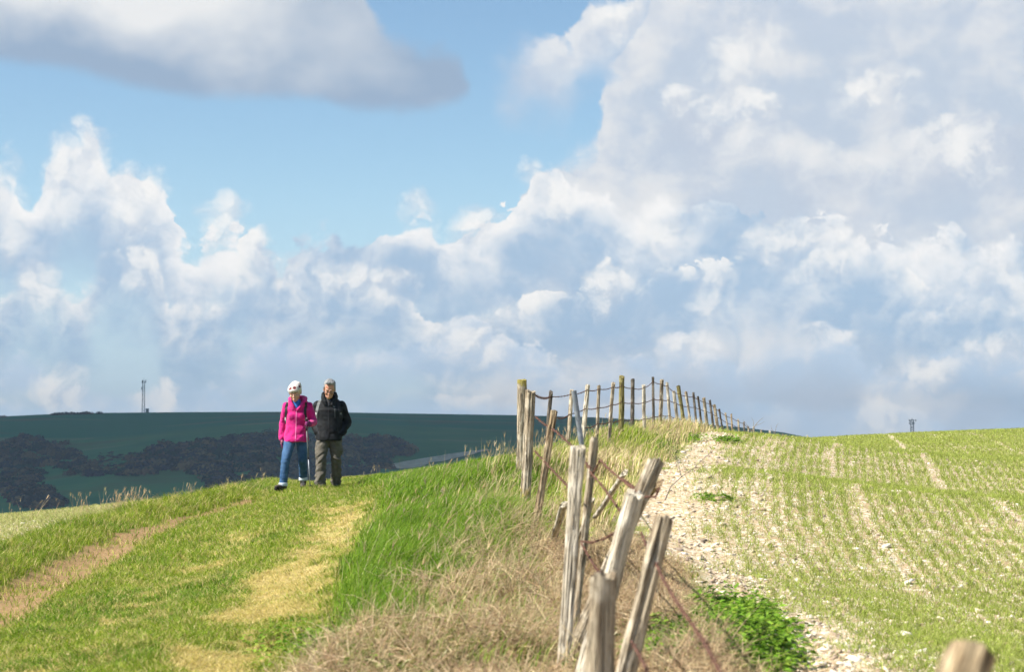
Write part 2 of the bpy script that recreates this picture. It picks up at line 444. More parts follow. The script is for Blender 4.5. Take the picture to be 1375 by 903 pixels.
def build_ground():
    ys = [-9.0]
    while ys[-1] < 165: ys.append(ys[-1] + np.interp(ys[-1], [0, 9, 12, 30, 60, 165], [0.5, 0.1, 0.085, 0.16, 0.5, 3.0]))
    ys = np.array(ys)
    xs = np.unique(np.round(np.concatenate([np.linspace(-70, -20, 12), np.linspace(-20, -7, 26), np.arange(-7, 7, 0.085), np.arange(7, 18, 0.25), np.linspace(18, 40, 22), np.linspace(40, 90, 12)]), 4))
    GX, GY = np.meshgrid(xs, ys)
    Z = ground_z(GX, GY)
    mk = masks(GX.ravel(), GY.ravel())
    v = np.stack([GX.ravel(), GY.ravel(), Z.ravel()], 1)
    nx, ny = len(xs), len(ys)
    i = (np.arange(ny - 1)[:, None] * nx + np.arange(nx - 1)[None]).ravel()
    f = np.stack([i, i + 1, i + 1 + nx, i + nx], 1)
    at_ = {k: mk[k] for k in ('path', 'straw', 'brown', 'dry', 'margin', 'long')}
    at_['field'] = np.maximum(mk['lfield'], mk['rfield'])
    at_['rows'] = mk['s']
    me = np_mesh('ground', v, [f], at_, smooth=True)
    m, t, out = material('ground')
    c = objco(t)
    n = t.noise(c, 3.0, 5.0, 0.6); nf = t.noise(c, 24.0, 4.0, 0.65); nb = t.noise(c, 0.8, 3.0, 0.5); ng = t.noise(c, 90.0, 2.0, 0.6)
    grass = t.mix(t.ramp(n, 0.3, 0.7), (0.10, 0.15, 0.02), (0.19, 0.24, 0.04))
    grass = t.mix(t.ramp(nf, 0.5, 0.75, 0, 0.6), grass, (0.28, 0.25, 0.09))
    straw = t.mix(t.ramp(nf, 0.3, 0.7), (0.40, 0.31, 0.13), (0.56, 0.43, 0.21))
    soil = t.mix(t.ramp(nf, 0.3, 0.7), (0.18, 0.115, 0.055), (0.31, 0.205, 0.105))
    soil = t.mix(t.ramp(ng, 0.55, 0.7, 0, 0.6), soil, (0.34, 0.26, 0.16))
    brown = t.mix(t.ramp(nf, 0.35, 0.7), (0.20, 0.14, 0.085), (0.36, 0.26, 0.16))
    vor = t.voro(c, 28.0, out='Color', feature='F1')
    r, g2, b2 = t.sep(vor)
    field = t.mix(t.ramp(nf, 0.35, 0.65), (0.31, 0.225, 0.135), (0.48, 0.37, 0.24))
    field = t.mix(t.ramp(r, 0.66, 0.74), field, (0.60, 0.53, 0.42))
    field = t.mix(t.m('MULTIPLY', t.attr('margin'), t.ramp(g2, 0.55, 0.7)), field, (0.52, 0.42, 0.29))
    x = t.mix(t.attr('straw') * 0.8, grass, straw)
    x = t.mix(t.attr('dry'), x, straw)
    x = t.mix(t.attr('brown'), x, brown)
    x = t.mix(t.attr('path'), x, soil)
    x = t.mix(t.attr('field'), x, field)
    principled(t, out, x.k, 0.95, 0.1, bumpv=(nf + ng * 0.5), bstr=0.7, bdist=0.03)
    o = new_obj('ground', me, m)
    tag(o, kind='structure')
    return o
ground = build_ground()

# ------------------------------------------------------------------ blades: thousands of single leaves in one mesh
def leaf_mat(name, trans=0.45, rough=0.55):
    m, t, out = material(name)
    a = t.attr('tint', 'Color')
    n = t.noise(objco(t), 40.0, 2.0)
    c = t.mix(0.25, a, t.mix(n, (0, 0, 0), (1, 1, 1)), 'OVERLAY')
    b = t.node('ShaderNodeBsdfPrincipled')
    t.put(b.inputs['Base Color'], c); b.inputs['Roughness'].default_value = rough
    b.inputs['Specular IOR Level'].default_value = 0.12
    tr = t.node('ShaderNodeBsdfTranslucent'); t.put(tr.inputs[0], c)
    mx = t.node('ShaderNodeMixShader'); mx.inputs[0].default_value = trans
    t.l.new(b.outputs[0], mx.inputs[1]); t.l.new(tr.outputs[0], mx.inputs[2]); t.l.new(mx.outputs[0], out.inputs[0])
    return m

def blades(X, Y, H, W, lean, tint, sink=0.01, bend=0.5, lean_dir=None, Z=None, tiplight=1.0):
    """(verts, quads, tris, colours) of one curved leaf per point"""
    n = len(X)
    if Z is None: Z = ground_z(X, Y)
    th = RNG.uniform(0, 2 * math.pi, n) if lean_dir is None else lean_dir
    L = H * lean
    dx, dy = np.cos(th), np.sin(th)
    fa = RNG.uniform(0, 2 * math.pi, n)
    wx, wy = np.cos(fa) * W / 2, np.sin(fa) * W / 2
    b = np.stack([X, Y, Z - sink], 1)
    mid = b + np.stack([dx * L * 0.35, dy * L * 0.35, H * 0.58], 1)
    tip = b + np.stack([dx * L, dy * L, H * (1 - bend * np.minimum(lean, 1.2) * 0.5)], 1)
    w = np.stack([wx, wy, np.zeros(n)], 1)
    v = np.stack([b - w, b + w, mid - w * 0.8, mid + w * 0.8, tip], 1).reshape(-1, 3)
    i = np.arange(n) * 5
    q = np.stack([i, i + 1, i + 3, i + 2], 1)
    t3 = np.stack([i + 2, i + 3, i + 4], 1)
    c = np.repeat(tint[:, None, :], 5, 1).copy()
    c[:, 4] *= tiplight
    return v, q, t3, c.reshape(-1, 3)

def blade_obj(name, parts, mat, label, cat):
    vs, qs, ts, cs = [], [], [], []
    off = 0
    for v, q, t3, c in parts:
        vs.append(v); qs.append(q + off); ts.append(t3 + off); cs.append(c); off += len(v)
    me = np_mesh(name, np.concatenate(vs), [np.concatenate(qs), np.concatenate(ts)], {'tint': np.concatenate(cs)})
    o = new_obj(name, me, mat)
    return tag(o, label, cat, kind='stuff')

def scatter(n, y0, y1, x0, x1, power=1.0):
    """points spread in plan, denser near the camera; x limits may be functions of Y"""
    u = RNG.random(n)
    a = 1.0 - power
    Y = (y0 ** a + u * (y1 ** a - y0 ** a)) ** (1 / a) if abs(a) > 1e-6 else y0 * (y1 / y0) ** u
    lo = x0(Y) if callable(x0) else np.full(n, float(x0))
    hi = x1(Y) if callable(x1) else np.full(n, float(x1))
    X = lo + RNG.random(n) * (hi - lo)
    return X, Y

def tints(n, cols, var=0.18):
    cols = np.array(cols)
    k = RNG.integers(0, len(cols), n); j = RNG.integers(0, len(cols), n); f = RNG.random((n, 1))
    c = cols[k] * f + cols[j] * (1 - f)
    return np.clip(c * (1 + RNG.normal(0, var, (n, 1))), 0.01, 0.9)

GREEN = [(0.18, 0.27, 0.018), (0.25, 0.34, 0.03), (0.33, 0.39, 0.05), (0.12, 0.21, 0.014)]
LUSH = [(0.115, 0.23, 0.015), (0.17, 0.29, 0.024), (0.25, 0.35, 0.04), (0.075, 0.15, 0.010)]
STRAW = [(0.56, 0.46, 0.18), (0.66, 0.56, 0.28), (0.48, 0.39, 0.15), (0.42, 0.40, 0.09)]
DRY = [(0.54, 0.42, 0.24), (0.64, 0.53, 0.34), (0.44, 0.32, 0.17), (0.46, 0.40, 0.19)]
leafM = leaf_mat('leaf')
dryM = leaf_mat('dry_leaf', 0.2, 0.7)

def vis(X, Y, pad=1.0):
    """inside the part of the land a camera near here can look at"""
    return np.abs(X) < Y * 0.29 + pad

def build_grass():
    # --- mown turf of the track and its verges
    X, Y = scatter(620000, 9.0, 46.0, lambda y: np.maximum(-0.29 * y - 1.5, -6.6), lambda y: xt(y) + 1.1, 1.25)
    m = masks(X, Y)
    dens = (1 - 0.93 * m['path']) * (1 - m['lfield']) * (0.55 + 0.5 * m['n1'])
    k = RNG.random(len(X)) < dens
    X, Y = X[k], Y[k]; m = {a: b[k] for a, b in m.items()}
    n = len(X)
    verge = bump(m['p'], -0.85, 0.55) * sstep(10, 15, Y)
    H = (0.035 + 0.05 * RNG.random(n) * (0.5 + m['n2'])) * (1 - 0.35 * m['straw']) + verge * (0.05 + 0.13 * RNG.random(n) * m['n1'] * 1.6)
    H *= np.interp(Y, [9, 25, 45], [1.0, 1.1, 1.35])
    tg = tints(n, GREEN); tl = tints(n, LUSH); ts = tints(n, STRAW)
    lush = sstep(0.48, 0.62, m['n3'] * 0.6 + m['n1'] * 0.4)[:, None]
    c = tg * (1 - lush) + tl * lush
    ps = np.clip(m['straw'] * 0.74 + 0.21 + 0.25 * sstep(0.55, 0.7, m['n2']), 0, 1)
    c = np.where((RNG.random(n) < ps)[:, None], ts, c)
    parts = [blades(X, Y, H, 0.0055 * np.interp(Y, [9, 20, 45], [0.9, 1.2, 2.2]), RNG.uniform(0.3, 1.1, n) + m['straw'] * 0.9, c)]
    blade_obj('short_grass', parts, leafM, 'short trodden green and straw coloured turf along the walked track', 'grass')
    # --- long lush grass on the slope up to the fence
    X, Y = scatter(330000, 10.0, 48.0, lambda y: xt(y) + 0.3, lambda y: xf(y) + 0.6, 1.15)
    m = masks(X, Y)
    dens = np.clip(m['long'] * (1 - 0.93 * m['brown']) * (1 - 0.3 * m['dry']), 0, 1) * (0.5 + 0.6 * m['n1'])
    k = RNG.random(len(X)) < dens
    X, Y = X[k], Y[k]; m = {a: b[k] for a, b in m.items()}
    n = len(X)
    H = (0.10 + 0.17 * RNG.random(n)) * (0.6 + 0.7 * m['n1']) * np.interp(Y, [10, 16, 24, 32, 48], [1.0, 1.0, 0.8, 0.5, 0.4])
    c = tints(n, LUSH)
    dp = np.clip(0.04 + 0.5 * sstep(0.52, 0.66, m['n1'] * 0.5 + m['n2'] * 0.5) * sstep(-1.2, -0.4, m['s']) + 0.25 * bump(Y, 33, 9) * sstep(0.55, 0.65, m['n3']), 0, 0.9)
    c = np.where((RNG.random(n) < dp)[:, None], tints(n, DRY), c)
    wind = 0.5 + RNG.normal(0, 0.8, n)
    parts = [blades(X, Y, H, 0.0065 * np.interp(Y, [10, 20, 48], [0.9, 1.2, 2.0]), RNG.uniform(0.25, 0.95, n), c, lean_dir=wind)]
    blade_obj('long_grass', parts, leafM, 'long lush green grass on the slope between track and fence', 'grass')
    # --- dry standing grass along the fence line
    X, Y = scatter(120000, 16.5, 90.0, lambda y: xf(y) - 1.0, lambda y: xf(y) + 0.9, 1.1)
    m = masks(X, Y)
    k = RNG.random(len(X)) < np.clip(m['dry'] * 1.2, 0, 1) * (0.3 + 1.1 * sstep(0.42, 0.6, m['n1']))
    X, Y = X[k], Y[k]; m = {a: b[k] for a, b in m.items()}
    n = len(X)
    H = (0.08 + 0.24 * RNG.random(n)) * (0.5 + m['n1']) * np.interp(Y, [16, 22, 60], [0.9, 1.1, 1.0])
    c = tints(n, DRY)
    gp = np.clip(0.22 + 0.7 * sstep(0.5, 0.62, m['n3']), 0, 0.85)
    c = np.where((RNG.random(n) < gp)[:, None], tints(n, GREEN), c)
    parts = [blades(X, Y, H, 0.006 * np.interp(Y, [16, 30, 90], [1.0, 1.5, 3.5]), RNG.uniform(0.2, 0.9, n), c, lean_dir=0.3 + RNG.normal(0, 1.0, n))]
    blade_obj('dry_grass', parts, dryM, 'pale dry grass standing along the foot of the fence', 'grass')
build_grass()

def stems(P0, dirs, L, W, tint, curl=0.5, seg=4):
    """thin bent three-sided stems"""
    n = len(P0)
    d = dirs / np.linalg.norm(dirs, axis=1, keepdims=True)
    rx = RNG.normal(0, 1, (n, 3)) * curl
    pts = [P0]
    for i in range(seg):
        d = d + rx * (0.35 / seg) + np.array([0, 0, -0.12 / seg]) * 2
        d = d / np.linalg.norm(d, axis=1, keepdims=True)
        pts.append(pts[-1] + d * (L / seg)[:, None])
    a = np.cross(d, [0.31, 0.52, 0.79]); a /= np.linalg.norm(a, axis=1, keepdims=True) + 1e-9
    b = np.cross(d, a)
    rings = []
    for i, p in enumerate(pts):
        w = (W * (1 - 0.75 * i / seg))[:, None]
        for k in range(3):
            an = k * 2 * math.pi / 3
            rings.append(p + (a * math.cos(an) + b * math.sin(an)) * w / 2)
    v = np.stack(rings, 1)
    base = np.arange(n) * (3 * (seg + 1))
    qs = []
    for i in range(seg):
        for k in range(3):
            k2 = (k + 1) % 3
            qs.append(np.stack([base + 3 * i + k, base + 3 * i + k2, base + 3 * i + 3 + k2, base + 3 * i + 3 + k], 1))
    c = np.repeat(tint[:, None, :], 3 * (seg + 1), 1)
    return v.reshape(-1, 3), np.concatenate(qs), np.zeros((0, 3), int), c.reshape(-1, 3)

def build_dead_stems():
    BR = [(0.46, 0.31, 0.19), (0.56, 0.41, 0.26), (0.66, 0.52, 0.35), (0.30, 0.18, 0.11), (0.62, 0.50, 0.28), (0.66, 0.56, 0.33)]
    X, Y = scatter(210000, 7.0, 18.0, lambda y: xf(y) - 3.0, lambda y: xf(y) + 1.2, 1.1)
    m = masks(X, Y)
    k = RNG.random(len(X)) < m['brown'] * (0.35 + 0.75 * m['n2'])
    X, Y = X[k], Y[k]; m = {a: b[k] for a, b in m.items()}
    n = len(X)
    tall = 0.45 + 0.75 * sstep(0.35, 0.65, m['n1'])
    z = ground_z(X, Y)
    lift = RNG.random(n) ** 1.8 * 0.16 * tall
    P0 = np.stack([X, Y, z - 0.01 + lift], 1)
    up = np.where(RNG.random(n) < 0.4, RNG.uniform(0.6, 2.2, n), RNG.uniform(-0.3, 0.6, n))
    d = np.stack([RNG.normal(0.15, 1, n), RNG.normal(0, 1, n), up], 1)
    L = RNG.uniform(0.06, 0.24, n) * tall
    parts = [stems(P0, d, L, RNG.uniform(0.0025, 0.006, n), tints(n, BR, 0.25), 1.2, 3)]
    # flat shreds of dead leaf between the stems
    k2 = RNG.random(n) < 0.55
    parts.append(blades(X[k2], Y[k2], RNG.uniform(0.03, 0.16, k2.sum()) * tall[k2], RNG.uniform(0.004, 0.013, k2.sum()), RNG.uniform(0.5, 1.6, k2.sum()), tints(k2.sum(), BR + [(0.36, 0.36, 0.08), (0.30, 0.34, 0.06), (0.64, 0.52, 0.3)], 0.25)))
    blade_obj('dead_stems', parts, dryM, 'tangle of brown dead stems and withered leaves at the near fence', 'dead plants')
build_dead_stems()

def stone_mesh(name, X, Y, S, tint, mat, label, cat, squash=0.6, dz=0.0):
    """angular stones: a jittered octahedron-like lump with 10 corners each"""
    base = np.array([(1, 0, 0), (0.5, 0.87, 0.05), (-0.5, 0.87, -0.05), (-1, 0, 0.05), (-0.5, -0.87, 0), (0.5, -0.87, 0),
                     (0.5, 0.3, 0.75), (-0.5, 0.35, 0.8), (0.0, -0.55, 0.72), (0, 0, -0.6)])
    tri = np.array([(0, 1, 6), (1, 2, 7), (1, 7, 6), (2, 3, 7), (3, 4, 8), (3, 8, 7), (4, 5, 8), (5, 0, 6), (5, 6, 8), (6, 7, 8),
                    (1, 0, 9), (2, 1, 9), (3, 2, 9), (4, 3, 9), (5, 4, 9), (0, 5, 9)])
    n = len(X)
    p = base[None] * (1 + RNG.normal(0, 0.22, (n, 10, 1))) + RNG.normal(0, 0.10, (n, 10, 3))
    p[:, :, 2] *= squash * RNG.uniform(0.6, 1.3, (n, 1))
    p[:, :, 0] *= RNG.uniform(0.7, 1.3, (n, 1))
    a = RNG.uniform(0, 2 * math.pi, n); ca, sa = np.cos(a)[:, None], np.sin(a)[:, None]
    x = p[:, :, 0] * ca - p[:, :, 1] * sa; y = p[:, :, 0] * sa + p[:, :, 1] * ca
    tl = RNG.normal(0, 0.25, (n, 1)); zz = p[:, :, 2] + x * tl
    c = np.stack([X, Y, ground_z(X, Y) + dz - S * RNG.uniform(0.0, 0.22, n)], 1)
    v = c[:, None, :] + np.stack([x, y, zz], 2) * (S / 2)[:, None, None]
    f = (tri[None] + (np.arange(n) * 10)[:, None, None]).reshape(-1, 3)
    me = np_mesh(name, v.reshape(-1, 3), [f], {'tint': np.repeat(tint[:, None, :], 10, 1).reshape(-1, 3)})
    return tag(new_obj(name, me, mat), label, cat, kind='stuff')

def build_fields():
    m_, t, out = material('chalk_stone')
    n_ = t.noise(objco(t), 60.0, 4.0, 0.6)
    principled(t, out, t.mix(t.ramp(n_, 0.4, 0.75, 0, 0.5), t.attr('tint', 'Color'), (0.35, 0.26, 0.18)).k, 0.9, 0.15, bumpv=n_, bstr=0.4, bdist=0.01)
    CH = [(0.68, 0.60, 0.49), (0.76, 0.71, 0.62), (0.56, 0.45, 0.33), (0.62, 0.52, 0.40)]
    FL = [(0.34, 0.25, 0.17), (0.46, 0.34, 0.22), (0.22, 0.18, 0.15)]
    # right field
    X, Y = scatter(95000, 8.5, 66.0, lambda y: xf(y) + 0.5, lambda y: np.minimum(0.275 * y + 1.2, 22), 1.35)
    m = masks(X, Y)
    def bare(s, X, Y):
        """bare stony wheel lines left by the drill, parallel to the fence"""
        s = s + (fbm(X, Y, 0.5, 2, 71) - 0.5) * 0.25
        g = 0
        for c_, w_, a_ in ((3.25, 0.08, 0.9), (4.9, 0.085, 1.0), (2.2, 0.22, 0.6), (7.4, 0.08, 0.75), (9.1, 0.08, 0.75), (6.2, 0.10, 0.4), (11.6, 0.08, 0.75), (13.3, 0.12, 0.6)):
            g = np.maximum(g, a_ * bump(s, c_, w_) * np.interp(Y, [10, 18, 40], [0.3, 0.85, 1.0]))
        return g
    b = bare(m['s'], X, Y)
    pat = sstep(0.45, 0.68, fbm(X, Y, 0.9, 4, 91))
    dens = m['rfield'] * np.clip(0.30 + np.interp(Y, [12, 24, 36], [0.28, 0.45, 0.70]) * m['margin'] + 0.5 * b + 0.30 * pat, 0, 1)
    k = RNG.random(len(X)) < dens
    X, Y = X[k], Y[k]; mm = m['margin'][k]; b = b[k]
    n = len(X)
    S = np.exp(RNG.normal(math.log(0.0155), 0.62, n)) * (1 + 0.35 * mm) * np.interp(Y, [9, 25, 66], [1, 1.25, 2.1])
    S = np.clip(S, 0.006, 0.11)
    c = np.where((RNG.random(n) < 0.20 + np.interp(Y, [12, 28], [0.30, 0.10]) * mm)[:, None], tints(n, FL, 0.15), tints(n, CH, 0.1))
    stone_mesh('chalk_stones', X, Y, S, c, m_, 'pale chalk and flint stones strewn over the right hand field and its bare margin', 'stones')
    # seedlings in drilled rows
    X, Y = scatter(760000, 8.8, 70.0, lambda y: xf(y) + 0.8, lambda y: np.minimum(0.275 * y + 1.2, 24), 1.3)
    s = X - xf(Y)
    row = 0.145
    sr = np.round(s / row) * row + RNG.normal(0, 0.034, len(X))
    X = xf(Y) + sr
    m = masks(X, Y)
    b = bare(m['s'], X, Y)
    pat = fbm(X, Y, 2.2, 4, 91)
    vig = np.interp(Y, [9, 16, 28, 45, 70], [0.32, 0.50, 0.85, 1.0, 1.0])
    dens = m['rfield'] * (1 - 0.97 * m['margin']) * np.clip(1 - 1.0 * b, 0, 1) * vig * (1 - 0.40 * sstep(0.50, 0.68, pat))
    k = RNG.random(len(X)) < dens
    X, Y = X[k], Y[k]
    n = len(X)
    SEED = [(0.21, 0.29, 0.035), (0.28, 0.36, 0.06), (0.35, 0.41, 0.10), (0.40, 0.42, 0.15)]
    H = RNG.uniform(0.03, 0.105, n) * np.interp(Y, [9, 30, 70], [0.85, 1.0, 1.15])
    parts = [blades(X, Y, H, 0.0042 * np.interp(Y, [9, 20, 70], [1.0, 1.3, 3.2]), RNG.uniform(0.3, 1.6, n), tints(n, SEED, 0.24))]
    blade_obj('crop_seedlings', parts, leafM, 'young green cereal seedlings in rows over the stony right hand field', 'crop')
    # the pale field beyond the path, at left
    X, Y = scatter(60000, 15.0, 48.0, lambda y: -0.29 * y - 2.0, -5.4, 0.9)
    m = masks(X, Y)
    k = RNG.random(len(X)) < m['lfield'] * np.interp(Y, [15, 24, 40], [0.7, 0.6, 0.3])
    X1, Y1 = X[k][:16000], Y[k][:16000]
    n = len(X1)
    S = np.clip(np.exp(RNG.normal(math.log(0.032), 0.45, n)), 0.01, 0.12)
    stone_mesh('field_stones', X1, Y1, S, tints(n, CH, 0.1), m_, 'white chalk stones on the pale strip of field at the far left', 'stones')
    X, Y = scatter(110000, 15.0, 50.0, lambda y: -0.29 * y - 2.0, -5.4, 0.9)
    m = masks(X, Y)
    k = RNG.random(len(X)) < m['lfield'] * np.interp(Y, [15, 26, 40], [0.35, 0.6, 1.0])
    X, Y = X[k], Y[k]; n = len(X)
    PALE = [(0.34, 0.38, 0.14), (0.46, 0.44, 0.20), (0.28, 0.34, 0.09)]
    parts = [blades(X, Y, RNG.uniform(0.04, 0.10, n), 0.006 * np.interp(Y, [15, 40], [1.2, 2.0]), RNG.uniform(0.2, 1.0, n), tints(n, PALE, 0.15))]
    blade_obj('young_crop', parts, leafM, 'thin pale green young crop on the strip of field at the far left', 'crop')
build_fields()
# ------------------------------------------------------------------ the far down, its scrub, track and masts
_sky = np.array([(-900, 575), (-300, 566), (0, 560), (60, 557), (130, 555), (250, 554), (400, 553.5), (560, 556), (690, 558), (800, 561), (870, 565), (940, 569.5), (1000, 575), (1050, 581), (1085, 588), (1120, 594), (1225, 592), (1375, 591), (1800, 588), (2600, 590)], float)
HY0, HY1 = 330.0, 1150.0
def hill_z(X, Y, micro=True):
    X = np.asarray(X, float); Y = np.asarray(Y, float)
    px = 687.5 + X / np.maximum(Y, 1) * FPX
    zc = -(np.interp(px, _sky[:, 0], _sky[:, 1]) - HOR) / FPX * HY1
    u = np.clip((Y - HY0) / (HY1 - HY0), 0, 1)
    zb = -34.0
    # concave foot, rounded shoulder
    prof = u ** 1.15 * (1 - 0.12 * np.sin(u * math.pi * 2) * 0.6)
    z = zb + (zc - zb) * prof
    # a combe below the left hand slope
    Xc = X + 225 - (Y - 900) * 0.12
    z = z - 9.0 * np.exp(-(Xc / 70.0) ** 2) * np.sin(np.clip(u, 0, 1) * math.pi) ** 1.2
    z = z + 5.0 * np.exp(-((X + 110) / 60.0) ** 2) * np.sin(np.clip(u, 0, 1) * math.pi) ** 1.4
    if micro: z = z + (fbm(X, Y, 1 / 60.0, 3, 77) - 0.5) * 3.0 * np.sin(np.clip(u, 0, 1) * math.pi)
    back = np.maximum(0, Y - HY1)
    z = z - np.minimum(back ** 2 * 0.00010, back * 0.06)
    front = np.maximum(0, HY0 - Y)
    return z - front * 0.02

def hill_hit(px, py):
    """where the line of sight through a photo pixel meets the far slope"""
    Y = np.linspace(HY0, HY1 + 30, 900)
    a = np.array([at(px, py, 1.0)])[0]
    zr = a[2] * Y; zh = hill_z(a[0] * Y, Y, False)
    k = np.where(zh >= zr)[0]
    i = k[0] if len(k) else np.argmin(zr - zh)
    return a[0] * Y[i], Y[i], zh[i]

SCRUB = [
    [(-40, 600), (0, 597), (31, 588), (45, 590), (62, 598), (102, 610), (130, 628), (132, 641), (118, 641), (87, 632), (59, 622), (31, 616), (0, 612), (-40, 612)],
    [(-40, 612), (0, 615), (37, 626), (55, 640), (50, 650), (20, 648), (0, 648), (-40, 650)],
    [(-40, 650), (0, 649), (31, 647), (56, 654), (65, 668), (82, 681), (70, 686), (31, 679), (0, 664), (-40, 664)],
    [(136, 642), (174, 634), (174, 621), (217, 602), (250, 600), (279, 596), (298, 594), (273, 613), (254, 624), (217, 633), (180, 637)],
    [(250, 630), (273, 613), (298, 598), (350, 584), (382, 587), (466, 594), (507, 592), (546, 600), (553, 608), (540, 617), (510, 640), (300, 668), (284, 652), (262, 638)],
]
def in_poly(px, py, poly):
    p = np.array(poly, float); r = np.zeros(len(px), bool)
    for (x1, y1), (x2, y2) in zip(p, np.roll(p, -1, 0)):
        c = ((y1 > py) != (y2 > py)) & (px < (x2 - x1) * (py - y1) / (y2 - y1 + 1e-9) + x1)
        r ^= c
    return r

def build_hills():
    ys = np.unique(np.concatenate([np.linspace(110, HY0, 10), np.linspace(HY0, HY1 + 80, 170), np.linspace(HY1 + 80, 2600, 12)]))
    an = np.unique(np.concatenate([np.linspace(-1.1, -0.32, 14), np.linspace(-0.32, 0.32, 220), np.linspace(0.32, 1.1, 14)]))
    A, GY = np.meshgrid(an, ys)
    GX = A * GY
    Z = hill_z(GX, GY)
    nx, ny = len(an), len(ys)
    i = (np.arange(ny - 1)[:, None] * nx + np.arange(nx - 1)[None]).ravel()
    f = np.stack([i, i + 1, i + 1 + nx, i + nx], 1)
    me = np_mesh('hills', np.stack([GX.ravel(), GY.ravel(), Z.ravel()], 1), [f], smooth=True)
    m, t, out = material('downland')
    c = objco(t); x, y, z = t.sep(c)
    n = t.noise(c, 0.012, 6.0, 0.6); nf = t.noise(c, 0.22, 4.0, 0.6)
    g = t.mix(t.ramp(n, 0.35, 0.65), (0.035, 0.19, 0.085), (0.080, 0.235, 0.09))
    crop = t.mix(nf, (0.010, 0.17, 0.090), (0.022, 0.205, 0.105))
    # sown fields high on the slope, pasture below
    wob = (t.noise(t.vec(x * 0.006, y * 0.002), 1.0, 3.0) - 0.5) * 90.0
    g = t.mix(t.ramp(y + wob, 965, 990), g, crop)
    # worn drove lines along the slope
    for yy, w, k in ((975, 11, 0.75), (1035, 7, 0.6), (1085, 6, 0.55), (900, 9, 0.5)):
        d = t.m('ABSOLUTE', y + wob - yy)
        g = t.mix(t.ramp(d, 0.0, w, k, 0.0) * t.ramp(n, 0.42, 0.6), g, (0.22, 0.25, 0.15))
    g = t.mix(t.ramp(n, 0.52, 0.66, 0.0, 0.55), g, (0.10, 0.115, 0.06))
    principled(t, out, g.k, 0.95, 0.05)
    tag(new_obj('hills', me, m), kind='structure')

    # scrub: bushes of many leaf clumps on the slope
    bx, by, bz, bs, bc = [], [], [], [], []
    for poly in SCRUB:
        p = np.array(poly, float)
        n = int(900 * (np.ptp(p[:, 0]) * np.ptp(p[:, 1])) / 9000) + 60
        qx = RNG.uniform(p[:, 0].min(), p[:, 0].max(), n); qy = RNG.uniform(p[:, 1].min(), p[:, 1].max(), n)
        k = in_poly(qx + RNG.normal(0, 4, n), qy + RNG.normal(0, 2, n), poly) & (fbm(qx / 22, qy / 7, 1.0, 3, 15) > 0.36)
        for X_, Y_ in zip(qx[k], qy[k]):
            h = hill_hit(X_, Y_); bx.append(h[0]); by.append(h[1]); bz.append(h[2]); bs.append(random.uniform(1.6, 3.6) * (1.35 if random.random() < 0.15 else 1)); bc.append(random.random())
    # low rough growth between the two bands
    for _ in range(200):
        h = hill_hit(random.uniform(132, 182), random.uniform(610, 640)); bx.append(h[0]); by.append(h[1]); bz.append(h[2]); bs.append(random.uniform(0.8, 1.4)); bc.append(0.9)
    # bushes along the brow
    for _ in range(70):
        q = random.choice([random.uniform(62, 135), random.uniform(62, 135), random.gauss(85, 8), random.gauss(112, 6), random.uniform(-30, 8)])
        h = hill_hit(q, np.interp(q, _sky[:, 0], _sky[:, 1]) + 1.2); bx.append(h[0]); by.append(h[1]); bz.append(h[2] - 0.5); bs.append(random.uniform(1.5, 2.6)); bc.append(random.random())
    bx, by, bz, bs, bc = map(np.array, (bx, by, bz, bs, bc))
    m_per = 80
    N = len(bx)
    d = RNG.normal(0, 1, (N, m_per, 3)); d /= np.linalg.norm(d, axis=2, keepdims=True)
    r = RNG.uniform(0.55, 1.05, (N, m_per, 1))
    pos = d * r * np.array([1.05, 1.05, 0.75]) * bs[:, None, None]
    pos[:, :, 2] = np.abs(pos[:, :, 2]) * 1.0 + 0.1
    pos += np.stack([bx, by, bz], 1)[:, None]
    pos = pos.reshape(-1, 3)
    nn = d.reshape(-1, 3) + RNG.normal(0, 0.35, (len(pos), 3)); nn[:, 2] = np.abs(nn[:, 2])
    e1 = np.cross(nn, RNG.normal(0, 1, (len(pos), 3))); e1 /= np.linalg.norm(e1, axis=1, keepdims=True)
    e2 = np.cross(e1, nn); e2 /= np.linalg.norm(e2, axis=1, keepdims=True)
    sz = (RNG.uniform(0.35, 0.75, len(pos)) * np.repeat(bs, m_per) * 0.36)[:, None]
    v = np.stack([pos - e1 * sz, pos + e2 * sz * 0.7, pos + e1 * sz, pos - e2 * sz * 0.7], 1).reshape(-1, 3)
    f = np.arange(len(v)).reshape(-1, 4)
    pal = np.array([(0.050, 0.044, 0.038), (0.034, 0.052, 0.034), (0.115, 0.075, 0.045), (0.045, 0.038, 0.048), (0.14, 0.10, 0.05)])
    cc = pal[RNG.integers(0, 5, N)] * RNG.uniform(0.7, 1.3, (N, 1))
    me = np_mesh('scrub', v, [f], {'tint': np.repeat(cc, m_per * 4, 0)})
    m2, t, out = material('scrub')
    principled(t, out, t.attr('tint', 'Color').k, 0.95, 0.05)
    tag(new_obj('scrub', me, m2), 'dark purple brown scrub filling the folds of the far hillside', 'scrub', kind='stuff')

    # chalk track climbing the slope
    pts = []
    for px, py, w in [(520, 633, 7), (542, 628, 6.5), (560, 623, 6), (590, 616, 5), (620, 609.5, 4), (640, 605.5, 2.8), (654, 602.8, 1.8)]:
        X_, Y_, z_ = hill_hit(px, py); pts.append((X_, Y_, w))
    pts = np.array(pts); uu = np.linspace(0, 1, 60); k = np.linspace(0, 1, len(pts))
    cx, cy, cw = [np.interp(uu, k, pts[:, i]) for i in range(3)]
    tx, ty = np.gradient(cx), np.gradient(cy); ln = np.hypot(tx, ty); nx_, ny_ = -ty / ln, tx / ln
    vs = []
